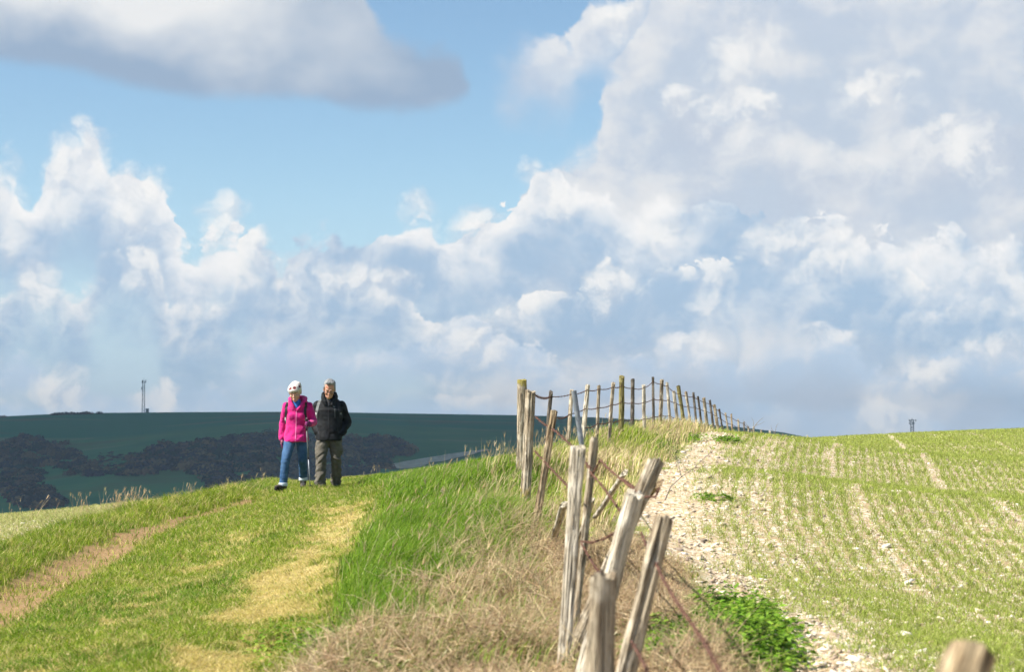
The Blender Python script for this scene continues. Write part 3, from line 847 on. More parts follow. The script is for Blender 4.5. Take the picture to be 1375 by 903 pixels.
    for o_ in (-1, -0.3, 0.3, 1):
        e = o_ * cw * (0.8 + 0.4 * vnoise(uu * 14, uu * 0 + o_, 3)) * 0.9
        X_, Y_ = cx + nx_ * e, cy + ny_ * e
        vs.append(np.stack([X_, Y_, hill_z(X_, Y_) + 0.35], 1))
    v = np.stack(vs, 1).reshape(-1, 3)
    i = (np.arange(59)[:, None] * 4 + np.arange(3)[None]).ravel()
    me = np_mesh('track', v, [np.stack([i, i + 1, i + 5, i + 4], 1)])
    m3, t, out = material('chalk_track')
    n = t.noise(objco(t), 0.35, 4.0, 0.6)
    principled(t, out, t.mix(t.ramp(n, 0.35, 0.65), (0.42, 0.40, 0.34), (0.66, 0.63, 0.55)).k, 0.95, 0.05)
    tag(new_obj('track', me, m3), kind='structure')
build_hills()

def tube(bm, p0, p1, r0, r1=None, n=6, cap=True):
    p0, p1 = Vector(p0), Vector(p1); r1 = r0 if r1 is None else r1
    d = (p1 - p0).normalized()
    a = d.orthogonal().normalized(); b = d.cross(a)
    r = []
    for p, rr in ((p0, r0), (p1, r1)):
        r.append([bm.verts.new(p + (a * math.cos(2 * math.pi * k / n) + b * math.sin(2 * math.pi * k / n)) * rr) for k in range(n)])
    for k in range(n): bm.faces.new((r[0][k], r[0][(k + 1) % n], r[1][(k + 1) % n], r[1][k]))
    if cap: bm.faces.new(r[0][::-1]); bm.faces.new(r[1])

def box(bm, c, s, rz=0.0):
    mt = Matrix.Translation(c) @ Matrix.Rotation(rz, 4, 'Z') @ Matrix.Diagonal((s[0], s[1], s[2], 1))
    bmesh.ops.create_cube(bm, size=1.0, matrix=mt)

def bm_obj(name, bm, mat, parent=None, smooth=False):
    bmesh.ops.recalc_face_normals(bm, faces=bm.faces)
    me = bpy.data.meshes.new(name); bm.to_mesh(me); bm.free()
    if smooth: me.shade_smooth()
    return new_obj(name, me, mat, parent)

def empty(name, loc, label, cat, group=None):
    o = bpy.data.objects.new(name, None); COL.objects.link(o)
    o.location = loc; o.empty_display_size = 0.2
    return tag(o, label, cat, group)

def build_masts():
    m, t, out = material('galvanised_steel')
    n = t.noise(objco(t), 1.5, 3.0)
    principled(t, out, t.mix(n, (0.085, 0.09, 0.10), (0.14, 0.145, 0.15)).k, 0.6, 0.3, Metallic=0.3)
    mp, t, out = material('antenna_panel')
    principled(t, out, t.mix(t.noise(objco(t), 2.0), (0.16, 0.17, 0.18), (0.24, 0.25, 0.26)).k, 0.6, 0.3)
    def mast(px, ybase, ytop, Y, half, label, drums):
        b = at(px, ybase, Y); top = at(px, ytop, Y)
        zg = float(hill_z(b.x, Y))
        H = top.z - zg
        root = empty('lattice_mast', (b.x, Y, zg), label, 'radio mast', 'masts on the skyline')
        bm = bmesh.new()
        legs = [(half, half), (-half, half), (-half, -half), (half, -half)]
        for x, y in legs: tube(bm, (x, y, -1), (x * 0.8, y * 0.8, H * 0.97), half * 0.11, n=5)
        k = 16
        for i in range(k):
            z0, z1 = H * 0.97 * i / k, H * 0.97 * (i + 1) / k
            s0, s1 = 1 - 0.2 * i / k, 1 - 0.2 * (i + 1) / k
            for j in range(4):
                a, c = legs[j], legs[(j + 1) % 4]
                if i % 2: a, c = c, a
                tube(bm, (a[0] * s0, a[1] * s0, z0), (c[0] * s1, c[1] * s1, z1), half * 0.07, n=4)
                tube(bm, (a[0] * s1, a[1] * s1, z1), (c[0] * s1, c[1] * s1, z1), half * 0.06, n=4)
        bm_obj('lattice_tower', bm, m, root)
        for z, r, a0 in drums:
            for j in range(3):
                a = a0 + j * 2.09
                bm = bmesh.new()
                x, y = math.cos(a) * half * r, math.sin(a) * half * r
                box(bm, (x, y, H * z), (half * 0.5, half * 0.35, H * 0.085), a)
                tube(bm, (x * 0.5, y * 0.5, H * z), (x, y, H * z), half * 0.09, n=5)
                bm_obj('antenna', bm, mp, root)
        bm = bmesh.new(); tube(bm, (0, 0, H * 0.95), (0, 0, H * 1.06), half * 0.06, n=5)
        bm_obj('lightning_rod', bm, m, root)
        bm = bmesh.new(); box(bm, (half * 3, 0, 1.0), (half * 2.2, half * 2, 2.6)); 
        bm_obj('equipment_cabin', bm, mp, root)
    mast(192.5, 553, 510.5, HY1, 0.75, 'tall slim lattice mast on the brow of the far hill above the scrub', [(0.95, 1.6, 0.4), (0.74, 1.5, 1.2)])
    mast(1225, 590, 563, HY1 + 20, 0.95, 'short dark mast with a spread head showing above the right field', [(0.93, 2.3, 0.1), (0.80, 1.7, 0.6)])
build_masts()

# air between here and the far hill
def build_haze():
    bm = bmesh.new(); box(bm, (0, 1200, -50), (6200, 3000, 190))
    m, t, out = material('haze')
    v = t.node('ShaderNodeVolumePrincipled')
    v.inputs['Color'].default_value = (0.52, 0.74, 1.0, 1)
    v.inputs['Density'].default_value = 0.00021
    v.inputs['Anisotropy'].default_value = 0.2
    t.l.new(v.outputs[0], out.inputs['Volume'])
    o = bm_obj('haze', bm, m)
    tag(o, 'thin blue haze of distance over the valley', 'haze', kind='stuff')
build_haze()

# unseen cumulus mesh added above the frame to put the far hill in shade
def build_shade_cloud():
    bm = bmesh.new()
    rnd = random.Random(3)
    off = Vector((sdir.x, sdir.y, 0)).normalized() * (430 / math.tan(SUN_EL))
    for i in range(170):
        x, y = rnd.uniform(-760, 1250), rnd.uniform(470, 1800)
        r = rnd.uniform(110, 200)
        mt = Matrix.Translation((x + off.x, y + off.y, 430 + rnd.uniform(0, 40))) @ Matrix.Diagonal((r, r, r * 0.45, 1))
        bmesh.ops.create_icosphere(bm, subdivisions=3, radius=1.0, matrix=mt)
    for v in bm.verts:
        v.co += Vector((mnoise.noise(v.co * 0.012), mnoise.noise(v.co * 0.012 + Vector((9, 0, 0))), mnoise.noise(v.co * 0.012 + Vector((0, 9, 0))))) * 38
        if v.co.z < 415: v.co.z = 415 + (v.co.z - 415) * 0.12
    m, t, out = material('shade_cloud')
    n = t.noise(objco(t), 0.01, 4.0)
    a = t.node('ShaderNodeBsdfDiffuse'); t.put(a.inputs[0], t.mix(n, (0.78, 0.79, 0.80), (0.86, 0.86, 0.86)))
    b = t.node('ShaderNodeBsdfTranslucent'); t.put(b.inputs[0], (0.8, 0.82, 0.85, 1))
    mx = t.node('ShaderNodeMixShader'); mx.inputs[0].default_value = 0.6
    t.l.new(a.outputs[0], mx.inputs[1]); t.l.new(b.outputs[0], mx.inputs[2]); t.l.new(mx.outputs[0], out.inputs[0])
    o = bm_obj('shade_cloud', bm, m, None, True)
    tag(o, 'low white cumulus added out of view to shade the far hillside', 'shade_cloud', kind='stuff')
build_shade_cloud()
# ------------------------------------------------------------------ the fence
def wood_mat(name, dark, mid, light, lichen=(0.0, (0.3, 0.27, 0.05)), scale=1.0):
    m, t, out = material(name)
    c = objco(t); x, y, z = t.sep(c)
    g = t.vec(x * 55.0 * scale, y * 55.0 * scale, z * 2.6)
    n = t.noise(g, 1.0, 5.0, 0.65); n2 = t.noise(c, 9.0, 4.0, 0.6); n3 = t.noise(t.vec(x * 120, y * 120, z * 6), 1.0, 3.0)
    col = t.mix(t.ramp(n, 0.36, 0.58), dark, mid)
    col = t.mix(t.ramp(n2, 0.45, 0.65), col, light)
    crack = t.ramp(n3, 0.37, 0.46, 1.0, 0.0)
    col = t.mix(crack * 0.8, col, tuple(v * 0.42 for v in dark))
    li = t.ramp(t.noise(c, 16.0, 4.0, 0.65) + t.attr('lichen') * 0.55, 0.70, 0.82) * 0.9
    ly = t.mix(t.noise(c, 60.0, 3.0), lichen[1], tuple(v * 1.7 for v in lichen[1]))
    if lichen[0] > 0: col = t.mix(li, col, ly)
    principled(t, out, col.k, 0.9, 0.15, bumpv=(n + n3 * 0.6 - crack), bstr=1.0, bdist=0.016)
    return m
WOOD = {
    'grey': wood_mat('weathered_wood', (0.22, 0.17, 0.115), (0.43, 0.36, 0.26), (0.56, 0.49, 0.38), (1, (0.26, 0.22, 0.05))),
    'pale': wood_mat('bleached_wood', (0.38, 0.32, 0.24), (0.60, 0.54, 0.43), (0.70, 0.64, 0.53), (1, (0.30, 0.28, 0.10))),
    'brown': wood_mat('brown_wood', (0.18, 0.125, 0.075), (0.38, 0.28, 0.17), (0.50, 0.40, 0.26), (1, (0.26, 0.22, 0.06))),
    'moss': wood_mat('lichened_wood', (0.14, 0.115, 0.05), (0.27, 0.23, 0.085), (0.34, 0.30, 0.13), (1, (0.24, 0.22, 0.03))),
    'dark': wood_mat('dark_wood', (0.07, 0.06, 0.05), (0.16, 0.14, 0.115), (0.24, 0.21, 0.18), (1, (0.15, 0.13, 0.05))),
}
def metal_mat():
    m, t, out = material('dull_steel')
    n = t.noise(objco(t), 14.0, 4.0)
    principled(t, out, t.mix(t.ramp(n, 0.4, 0.7), (0.20, 0.22, 0.25), (0.33, 0.35, 0.38)).k, 0.5, 0.4, Metallic=0.5)
    return m
STEEL = metal_mat()
def rust_mat():
    m, t, out = material('rusted_wire')
    c = objco(t)
    n = t.noise(c, 25.0, 4.0, 0.6)
    principled(t, out, t.mix(n, (0.060, 0.033, 0.026), (0.16, 0.075, 0.052)).k, 0.85, 0.2, bumpv=t.noise(c, 220.0, 2.0), bstr=0.6, bdist=0.003)
    return m
RUST = rust_mat()

fence = empty('wire_fence', (0.12, 17.0, float(ground_z(0.12, 17.0))), 'old barbed wire fence of leaning split stakes running up from the foreground over the brow', 'fence')
F0 = fence.location.copy()

def post_mesh(p0, p1, w, seed, kind='split', lichen_top=0.0, lichen_low=0.0, cut=0.0, wbot=1.0, bowv=0.0):
    """a stake from p0 (in the ground) to p1 (top), in its own frame: z runs up the stake"""
    rnd = random.Random(seed)
    L = (p1 - p0).length
    ns, nr = 28, max(12, int(L / 0.03))
    ang = [2 * math.pi * k / ns for k in range(ns)]
    if kind == 'round':
        prof = [1 + rnd.uniform(-0.04, 0.04) for _ in ang]
    elif kind == 'pipe':
        prof = [1.0 for _ in ang]
    else:       # cleft: an uneven wedge or slab
        a0 = rnd.uniform(0, 6.28); fl = rnd.uniform(0.62, 0.85)
        prof = []
        for a in ang:
            c, s_ = math.cos(a - a0), math.sin(a - a0)
            r = 1.0 / max(abs(c), abs(s_) / fl * 1.0, 0.78 * (abs(c) + abs(s_) / fl) * 0.92)
            prof.append(0.96 * r * (1 + rnd.uniform(-0.07, 0.07)))
    grooves = [(rnd.uniform(0, 6.28), rnd.uniform(0.16, 0.36), rnd.uniform(0.08, 0.27)) for _ in range(9)]
    v, f, li = [], [], []
    ph = rnd.uniform(0, 9)
    bx, by = bowv * rnd.choice((-1, 1)), rnd.uniform(-0.5, 0.5) * bowv
    for i in range(nr + 1):
        u = i / nr; z = u * L
        sc_ = (1 - u) * wbot + u
        wob = 0.0 if kind == 'pipe' else 1.0
        for k, a in enumerate(ang):
            r = prof[k] * sc_
            if kind not in ('pipe',):
                r *= 1 + 0.16 * mnoise.noise((math.cos(a) * 1.2 + ph, math.sin(a) * 1.2, z * 3.2)) + 0.06 * mnoise.noise((math.cos(a) * 4 + ph, math.sin(a) * 4, z * 9))
                for g, gw, gd in grooves:
                    dd = abs((a - g - 0.25 * mnoise.noise((ph, z * 2.0, g)) + math.pi) % (2 * math.pi) - math.pi)
                    gd_ = gd * (0.35 if kind == 'round' else 1.0)
                    r *= 1 - gd_ * max(0, 1 - dd / gw) * (0.5 + 0.5 * mnoise.noise((g * 3, ph, z * 1.7)))
            x, y = math.cos(a) * r * w / 2, math.sin(a) * r * w / 2
            b = math.sin(u * math.pi)
            x += wob * (bx * b + 0.05 * w * mnoise.noise((ph, z * 1.3, 3.1)))
            y += wob * (by * b + 0.05 * w * mnoise.noise((ph, z * 1.3, 8.1)))
            zz = z
            if i == nr and kind != 'pipe': zz += w * (cut * math.cos(a) + (0.12 if kind == 'round' else 0.30) * mnoise.noise((math.cos(a) * 1.9, math.sin(a) * 1.9 + ph, 2.2)))
            v.append((x, y, zz)); li.append(max(lichen_top * sstep(0.90, 0.985, u), lichen_low * bump(u, 0.3, 0.14)))
    for i in range(nr):
        for k in range(ns):
            k2 = (k + 1) % ns
            f.append((i * ns + k, i * ns + k2, (i + 1) * ns + k2, (i + 1) * ns + k))
    # top: ring drawn in, then a fan with a sunken, splintered middle
    b0 = nr * ns
    c0 = len(v)
    for k in range(ns):
        x, y, z = v[b0 + k]
        v.append((x * 0.62, y * 0.62, z + w * rnd.uniform(-0.02, 0.05))); li.append(lichen_top)
    v.append((0, 0, L + w * rnd.uniform(-0.05, 0.03))); li.append(lichen_top)
    for k in range(ns):
        k2 = (k + 1) % ns
        f.append((b0 + k, b0 + k2, c0 + k2, c0 + k)); f.append((c0 + k, c0 + k2, len(v) - 1))
    me = bpy.data.meshes.new('post')
    me.from_pydata(v, [], f); me.update()
    a_ = me.attributes.new('lichen', 'FLOAT', 'POINT'); a_.data.foreach_set('value', np.array(li, np.float32))
    me.shade_smooth()
    try: me.set_sharp_from_angle(angle=R(38))
    except Exception: pass
    return me

def add_post(pt, pb, Y, w, wood, seed, kind='split', Yb=None, label=None, bury=0.25, name='post', drop=None, **kw):
    """pt, pb: photo pixels of the top and of where it meets the growth; w: width in photo pixels"""
    top = at(pt[0], pt[1], Y)
    bot = at(pb[0], pb[1], Y if Yb is None else Yb)
    d = (top - bot).normalized()
    zg = float(ground_z(bot.x, bot.y))
    if drop is None:
        # carry the stake on down into the soil
        if d.z > 0.2:
            k = (bot.z - (zg - bury)) / d.z
            bot = bot - d * max(k, 0.02)
    W = w / FPX * Y
    me = post_mesh(bot, top, W, seed, kind, **kw)
    o = new_obj(name, me, WOOD[wood] if wood in WOOD else STEEL, fence)
    q = d.to_track_quat('Z', 'Y')
    o.location = bot - F0
    o.rotation_mode = 'QUATERNION'; o.rotation_quaternion = q
    if label: o['label'] = label
    return o, top, bot

P_FAR = [
    # px top, py top, px low, py low, Y, width px, wood
    (739.6, 527, 735.5, 575, 24.0, 6.2, 'dark', 'split'),
    (768.0, 524.4, 763, 586, 25.0, 7.5, 'grey', 'split'),
    (789.0, 518.4, 784, 577, 26.3, 7.2, 'pale', 'split'),
    (804.3, 519.6, 802, 574, 27.8, 6.2, 'grey', 'split'),
    (823.6, 514.8, 818, 586, 29.3, 6.0, 'grey', 'split'),
    (835.0, 506.4, 834, 589, 31.0, 7.4, 'moss', 'round'),
    (849.5, 510.7, 849, 583, 32.6, 5.2, 'dark', 'split'),
    (864.0, 517.5, 865, 571, 34.2, 5.2, 'pale', 'split'),
    (876.8, 507.0, 877.6, 566, 35.6, 4.0, 'dark', 'split'),
    (889.0, 510.0, 886.7, 564, 37.2, 5.4, 'grey', 'split'),
    (895.8, 515.5, 899.5, 562, 38.8, 5.2, 'pale', 'split'),
    (904.8, 525.6, 909.5, 566, 40.4, 4.6, 'pale', 'split'),
    (910.8, 519.0, 918.4, 569, 42.0, 5.0, 'moss', 'round'),
    (921.0, 527.0, 928.0, 576, 44.2, 4.2, 'grey', 'split'),
    (931.0, 527.5, 935.8, 575, 46.3, 3.4, 'dark', 'split'),
    (937.0, 533.0, 942.6, 574, 48.3, 4.0, 'dark', 'split'),
    (944.8, 534.7, 949.6, 572, 50.4, 4.6, 'grey', 'split'),
    (953.0, 537.6, 958.0, 576, 52.6, 3.4, 'dark', 'split'),
    (959.0, 544.0, 964.0, 575, 55.0, 4.2, 'grey', 'split'),
    (965.6, 550.0, 970.0, 576, 57.6, 3.6, 'dark', 'split'),
    (974.0, 555.5, 978.0, 580, 60.4, 3.6, 'grey', 'split'),
    (982.0, 557.0, 983.5, 583, 63.6, 3.0, 'brown', 'split'),
    (991.0, 564.0, 993.0, 586, 67.4, 3.2, 'grey', 'split'),
    (998.6, 567.5, 1000.0, 590, 71.0, 3.0, 'dark', 'split'),
    (1004.4, 573.5, 1006.0, 590, 74.5, 2.8, 'grey', 'split'),
    (1011.8, 575.0, 1013.0, 594, 79.0, 3.4, 'pale', 'split'),
    (1022.0, 578.0, 1022.0, 594, 85.0, 2.8, 'grey', 'split'),
    (1033.7, 579.8, 1033.7, 594, 91.0, 3.4, 'pale', 'split'),
    (1042.5, 584.5, 1042.5, 595, 98.0, 3.0, 'grey', 'split'),
    (1051.5, 584.8, 1051.5, 595, 105.0, 3.0, 'brown', 'split'),
    (1074.0, 588.6, 1074.0, 596, 119.0, 2.4, 'brown', 'split'),
    (1084.0, 585.8, 1084.5, 596, 126.0, 2.2, 'pale', 'split'),
]
tops = []
for i, (a, b, c, d, Y, w, wood, kind) in enumerate(P_FAR):
    o, top, bot = add_post((a, b), (c, d), Y, w, wood, 100 + i, kind, label='round post green with lichen' if wood == 'moss' else None,
                           lichen_top=0.15, lichen_low=0.05, cut=random.uniform(-0.5, 0.5))
    tops.append((top, bot))
# steel brace by the second stake
_, s_top, s_bot = add_post((770.6, 525.2), (781, 598), 24.4, 7.2, 'steel', 5, 'pipe', label='grey steel angle brace leaning against a stake', name='brace')
# the two big strainers and the leaning stake beside them
_, b1t, b1b = add_post((700.8, 510.5), (700.0, 632), 21.5, 13.0, 'grey', 11, 'round', label='thick post capped with yellow lichen', lichen_top=0.75, cut=0.05)
_, b2t, b2b = add_post((713.0, 526.0), (704.5, 693), 17.0, 16.5, 'grey', 12, 'split', label='thick cracked grey post with yellow lichen near its foot', lichen_low=0.5, lichen_top=0.1, cut=0.05, wbot=1.12)
_, b3t, b3b = add_post((743.5, 554.0), (716.5, 722), 15.4, 10.5, 'brown', 13, 'split', label='thin split stake leaning to the right', cut=-0.35, wbot=0.95, bowv=0.012)
# foreground stakes
_, At, Ab = add_post((775.5, 601.0), (756, 895), 10.2, 24.0, 'pale', 21, 'split', label='bleached pale stake standing nearly upright', lichen_top=0.2, wbot=0.72, bowv=0.02, cut=0.05)
_, Bt, Bb = add_post((798.5, 595.0), (778, 790), 11.6, 16.0, 'grey', 22, 'split', label='brown stake close behind the bleached one', wbot=0.7, cut=-0.5)
_, Ct, Cb = add_post((852.0, 664.0), (812, 810), 9.2, 29.0, 'pale', 23, 'split', label='pale stake leaning right between two others', lichen_low=0.2, wbot=1.15, cut=0.15)
_, Dt, Db = add_post((812.5, 774.0), (807, 902), 6.8, 42.0, 'grey', 47, 'split', label='thick blurred stake cut off by the lower edge', lichen_low=0.55, wbot=1.45, cut=0.0)
_, Et, Eb = add_post((890.0, 704.0), (842, 898), 8.0, 29.0, 'grey', 25, 'split', label='stake leaning far to the right in the foreground', lichen_low=0.3, wbot=1.05, cut=-0.45)
_, Ft, Fb = add_post((880.0, 622.0), (846, 700), 10.4, 22.0, 'grey', 26, 'split', label='short stake with a clean sawn top leaning right', cut=-0.3)
_, Gt, Gb = add_post((839.0, 635.0), (800, 694), 13.0, 10.0, 'pale', 27, 'split', Yb=15.4, label='thin stake leaning deep into the dead stems', cut=0.9)
_, G2t, G2b = add_post((884.5, 650.0), (866, 673), 10.6, 12.0, 'brown', 28, 'split', Yb=11.4, label='broken stub beside the sawn stake', cut=1.0)
_, Ht, Hb = add_post((757.0, 678.0), (746, 716), 13.8, 11.5, 'pale', 29, 'split', Yb=14.8, label='leaning stub behind the bleached stake', cut=0.6)
_, Jt, Jb = add_post((795.0, 672.0), (782, 715), 13.6, 9.0, 'pale', 31, 'split', Yb=14.8, label='short pale stub among the dead stems', cut=0.7)
_, It, Ib = add_post((1303.0, 881.0), (1279, 945), 3.7, 66.0, 'brown', 30, 'round', label='blurred brown post top at the lower right corner', cut=-0.30)

# ---- barbed wire: two strands twisted round each other with barbs
def wire(pts, r=0.0032, barb=0.11, sag=0.0, name='wire', label=None, seed=1):
    rnd = random.Random(seed)
    pts = [Vector(p) for p in pts]
    path = []
    for a, b in zip(pts, pts[1:]):
        L = (b - a).length
        n = max(4, int(L / 0.05))
        for i in range(n):
            u = i / n
            p = a.lerp(b, u)
            p.z -= sag * min(L, 2.0) * 4 * u * (1 - u)
            path.append(p)
    path.append(pts[-1])
    v, f = [], []
    def run(off, rr):
        base = len(v)
        for i, p in enumerate(path):
            t_ = (path[min(i + 1, len(path) - 1)] - path[max(i - 1, 0)]).normalized()
            a = t_.orthogonal().normalized(); b = t_.cross(a)
            w = i * 1.1 + off
            c = p + (a * math.cos(w) + b * math.sin(w)) * rr * 0.8
            for k in range(5):
                an = 2 * math.pi * k / 5
                v.append(c + (a * math.cos(an) + b * math.sin(an)) * rr)
        for i in range(len(path) - 1):
            for k in range(5):
                k2 = (k + 1) % 5
                f.append((base + i * 5 + k, base + i * 5 + k2, base + i * 5 + 5 + k2, base + i * 5 + 5 + k))
    run(0.0, r); run(math.pi, r)
    # barbs
    acc = 0.0
    for i in range(1, len(path) - 1):
        acc += (path[i] - path[i - 1]).length
        if acc >= barb:
            acc = 0.0
            t_ = (path[i + 1] - path[i]).normalized(); a = t_.orthogonal().normalized(); b = t_.cross(a)
            w0 = rnd.uniform(0, 6.28)
            for s_ in (0, math.pi * 0.5, math.pi, math.pi * 1.5):
                d = (a * math.cos(w0 + s_) + b * math.sin(w0 + s_)) + t_ * rnd.uniform(-0.3, 0.3)
                p = path[i]; base = len(v)
                for k in range(3):
                    an = 2 * math.pi * k / 3
                    v.append(p + (t_ * math.cos(an) + d.cross(t_) * math.sin(an)) * r * 0.9)
                v.append(p + d * r * 5.5)
                for k in range(3): f.append((base + k, base + (k + 1) % 3, base + 3))
    me = bpy.data.meshes.new(name); me.from_pydata([tuple(p - F0) for p in v], [], f); me.update()
    o = new_obj(name, me, RUST, fence)
    if label: o['label'] = label
    return o

def on_post(i, py):
    """a point just on the camera side of far stake i at a photo height"""
    a, b, c, d, Y, w = P_FAR[i][:6]
    u = (py - b) / (d - b)
    px = a + (c - a) * u
    p = at(px, py, Y); p.y -= w / FPX * Y * 0.5
    return p
def line(pts, Ys=None):
    return [at(*p) for p in pts]
# far strands, post to post
top_y = {0: 533, 1: 530, 2: 524, 3: 523, 4: 520, 5: 518.3, 6: 521.5, 7: 521.6, 8: 512.5, 9: 516, 10: 518.5, 11: 526.5, 12: 529, 13: 532, 14: 532.5, 15: 536, 16: 540, 17: 542, 18: 547.5, 19: 552, 20: 558.5, 21: 561, 22: 566, 23: 569, 24: 575, 25: 579}
mid_y = {1: 556.5, 2: 549, 3: 548, 4: 544, 5: 540, 6: 541.5, 7: 541, 8: 536, 9: 537, 10: 537.5, 11: 541, 12: 544.5, 13: 546, 14: 547, 15: 549, 16: 552, 17: 554.5, 18: 559, 19: 562.5, 20: 568, 21: 570, 22: 575}
low_y = {3: 569, 4: 567, 5: 563.5, 6: 564, 7: 563, 8: 560, 9: 557.5, 10: 558.5, 11: 562, 12: 563.5, 13: 566, 14: 567, 15: 570}
wire([b2t + Vector((0.03, -0.05, -0.03))] + [on_post(i, y) for i, y in top_y.items()], r=0.0036, sag=0.013, label='top strand of barbed wire', seed=1)
wire([at(748, 562, 22.5)] + [on_post(i, y) for i, y in mid_y.items()], r=0.0036, sag=0.011, label='middle strand of barbed wire', seed=2)
wire([at(786, 575, 26)] + [on_post(i, y) for i, y in low_y.items()], r=0.0036, sag=0.013, label='low strand of barbed wire', seed=3)
# rusted near strands
wire(line([(719, 560, 16.9), (728, 568, 16.2), (747, 580, 15), (768, 599, 13.2), (793, 630, 11.3)]), r=0.0040, label='rusted strand from the cracked post to the bleached stake', seed=4)
wire(line([(718, 606, 16.9), (738, 628, 14.6), (761, 652, 12.6), (777, 668, 11.0)]), r=0.0038, label='lower rusted strand', seed=5)
wire(line([(793, 640, 11.4), (801, 628, 11.2), (806, 618, 11.1), (816, 629, 10.9), (836, 646, 10.6), (863, 668, 10.25), (880, 668, 10.2), (886, 655, 10.2)]), r=0.0040, label='rusted strand between the bleached and the sawn stake', seed=6)
wire(line([(792, 634, 11.3), (808, 652, 11), (831, 684, 10.2), (842, 700, 9.4)]), r=0.0040, seed=7)
wire(line([(780, 728, 10.6), (795, 729, 10.4), (812, 724, 10.1), (826, 716, 9.7), (835, 700, 9.3)]), r=0.0038, label='loop of slack rusted wire', seed=8)
wire(line([(781, 731, 10.7), (793, 752, 10.2), (803, 768, 9.6), (812, 782, 8.2)]), r=0.0038, seed=9)
wire(line([(836, 643, 12), (848, 652, 11.5), (861, 664, 10.6)]), r=0.0038, seed=10)
wire(line([(861, 716, 9.0), (868, 733, 8.6), (880, 755, 8.0), (890, 778, 7.7), (905, 803, 7.2), (921, 827, 6.7), (945, 862, 6.0), (972, 912, 5.2), (1010, 960, 4.6)]), r=0.0040, label='rusted strand running down to the lower edge', seed=11)
wire(line([(848, 862, 7.7), (856, 876, 7.4), (866, 895, 7.0), (880, 930, 6.3)]), r=0.0040, seed=12)
# ------------------------------------------------------------------ the two walkers
from mathutils.bvhtree import BVHTree

def p_ell(bm, c, r, rot=None, seg=20):
    mt = Matrix.Translation(c) @ (rot.to_matrix().to_4x4() if rot else Matrix.Identity(4)) @ Matrix.Diagonal((*r, 1))
    bmesh.ops.create_uvsphere(bm, u_segments=seg, v_segments=seg * 2 // 3, radius=1.0, matrix=mt)
def p_cap(bm, p0, p1, r0, r1=None, seg=16):
    p0, p1 = Vector(p0), Vector(p1); r1 = r0 if r1 is None else r1
    tube(bm, p0, p1, r0, r1, n=seg)
    p_ell(bm, p0, (r0,) * 3, seg=seg); p_ell(bm, p1, (r1,) * 3, seg=seg)
def p_chain(bm, pts, rs, seg=16):
    for (a, b, r, s) in zip(pts, pts[1:], rs, rs[1:]): p_cap(bm, a, b, r, s, seg)
def p_loft(bm, rings, n=32, power=2.0):
    """rings: (cx, cy, cz, rx, ry)"""
    vs = []
    for cx, cy, cz, rx, ry in rings:
        r_ = []
        for k in range(n):
            a = 2 * math.pi * k / n
            c, s_ = math.cos(a), math.sin(a)
            r_.append(bm.verts.new((cx + rx * math.copysign(abs(c) ** (2 / power), c), cy + ry * math.copysign(abs(s_) ** (2 / power), s_), cz)))
        vs.append(r_)
    for a, b in zip(vs, vs[1:]):
        for k in range(n): bm.faces.new((a[k], a[(k + 1) % n], b[(k + 1) % n], b[k]))
    bm.faces.new(vs[0][::-1]); bm.faces.new(vs[-1])

def weld(name, bm, voxel, mat, parent, smooth=6, disp=None, col=None):
    """one continuous skin over overlapping shapes"""
    bmesh.ops.recalc_face_normals(bm, faces=bm.faces)
    me = bpy.data.meshes.new(name); bm.to_mesh(me); bm.free()
    tmp = bpy.data.objects.new('tmp', me); COL.objects.link(tmp)
    r = tmp.modifiers.new('r', 'REMESH'); r.mode = 'VOXEL'; r.voxel_size = voxel; r.use_smooth_shade = True
    s_ = tmp.modifiers.new('s', 'SMOOTH'); s_.factor = 0.5; s_.iterations = smooth
    dg = bpy.context.evaluated_depsgraph_get()
    out = bpy.data.meshes.new_from_object(tmp.evaluated_get(dg))
    bpy.data.objects.remove(tmp); bpy.data.meshes.remove(me)
    out.name = name
    if disp:
        nrm = [v.normal.copy() for v in out.vertices]
        for v, nn in zip(out.vertices, nrm): v.co += nn * disp(v.co)
    if col:
        a_ = out.attributes.new('tint', 'FLOAT_COLOR', 'POINT')
        a_.data.foreach_set('color', np.array([(*col(v.co), 1.0) for v in out.vertices], np.float32).ravel())
    out.shade_smooth()
    out.update()
    return new_obj(name, out, mat, parent)

def cloth(name, c1, c2, rough=0.85, scale=160.0, sheen=0.2, spec=0.2):
    m, t, out = material(name)
    c = objco(t)
    n = t.noise(c, 9.0, 4.0, 0.6); w = t.noise(c, scale, 2.0)
    principled(t, out, t.mix(t.ramp(n, 0.3, 0.7), c1, c2).k, rough, spec, bumpv=w, bstr=0.25, bdist=0.004, **{'Sheen Weight': sheen})
    return m
def skin_mat(name, base, red):
    m, t, out = material(name)
    c = objco(t)
    n = t.noise(c, 22.0, 4.0, 0.6)
    b = principled(t, out, t.mix(t.ramp(n, 0.35, 0.75), base, red).k, 0.55, 0.35, bumpv=t.noise(c, 90.0, 3.0), bstr=0.25, bdist=0.003,
                   **{'Subsurface Weight': 0.15, 'Subsurface Radius': (0.012, 0.005, 0.003), 'Subsurface Scale': 0.6})
    return m
SKIN_W = skin_mat('fair_skin', (0.52, 0.31, 0.22), (0.50, 0.23, 0.17))
SKIN_M = skin_mat('ruddy_skin', (0.50, 0.28, 0.19), (0.46, 0.19, 0.13))
MAG = cloth('magenta_fleece', (0.40, 0.005, 0.125), (0.52, 0.010, 0.18))
NAVY = cloth('black_shell', (0.007, 0.008, 0.010), (0.013, 0.0145, 0.017), 0.7, 260, 0.0, 0.15)
BLACK = cloth('black_webbing', (0.012, 0.012, 0.014), (0.03, 0.03, 0.032), 0.7, 300, 0.0)
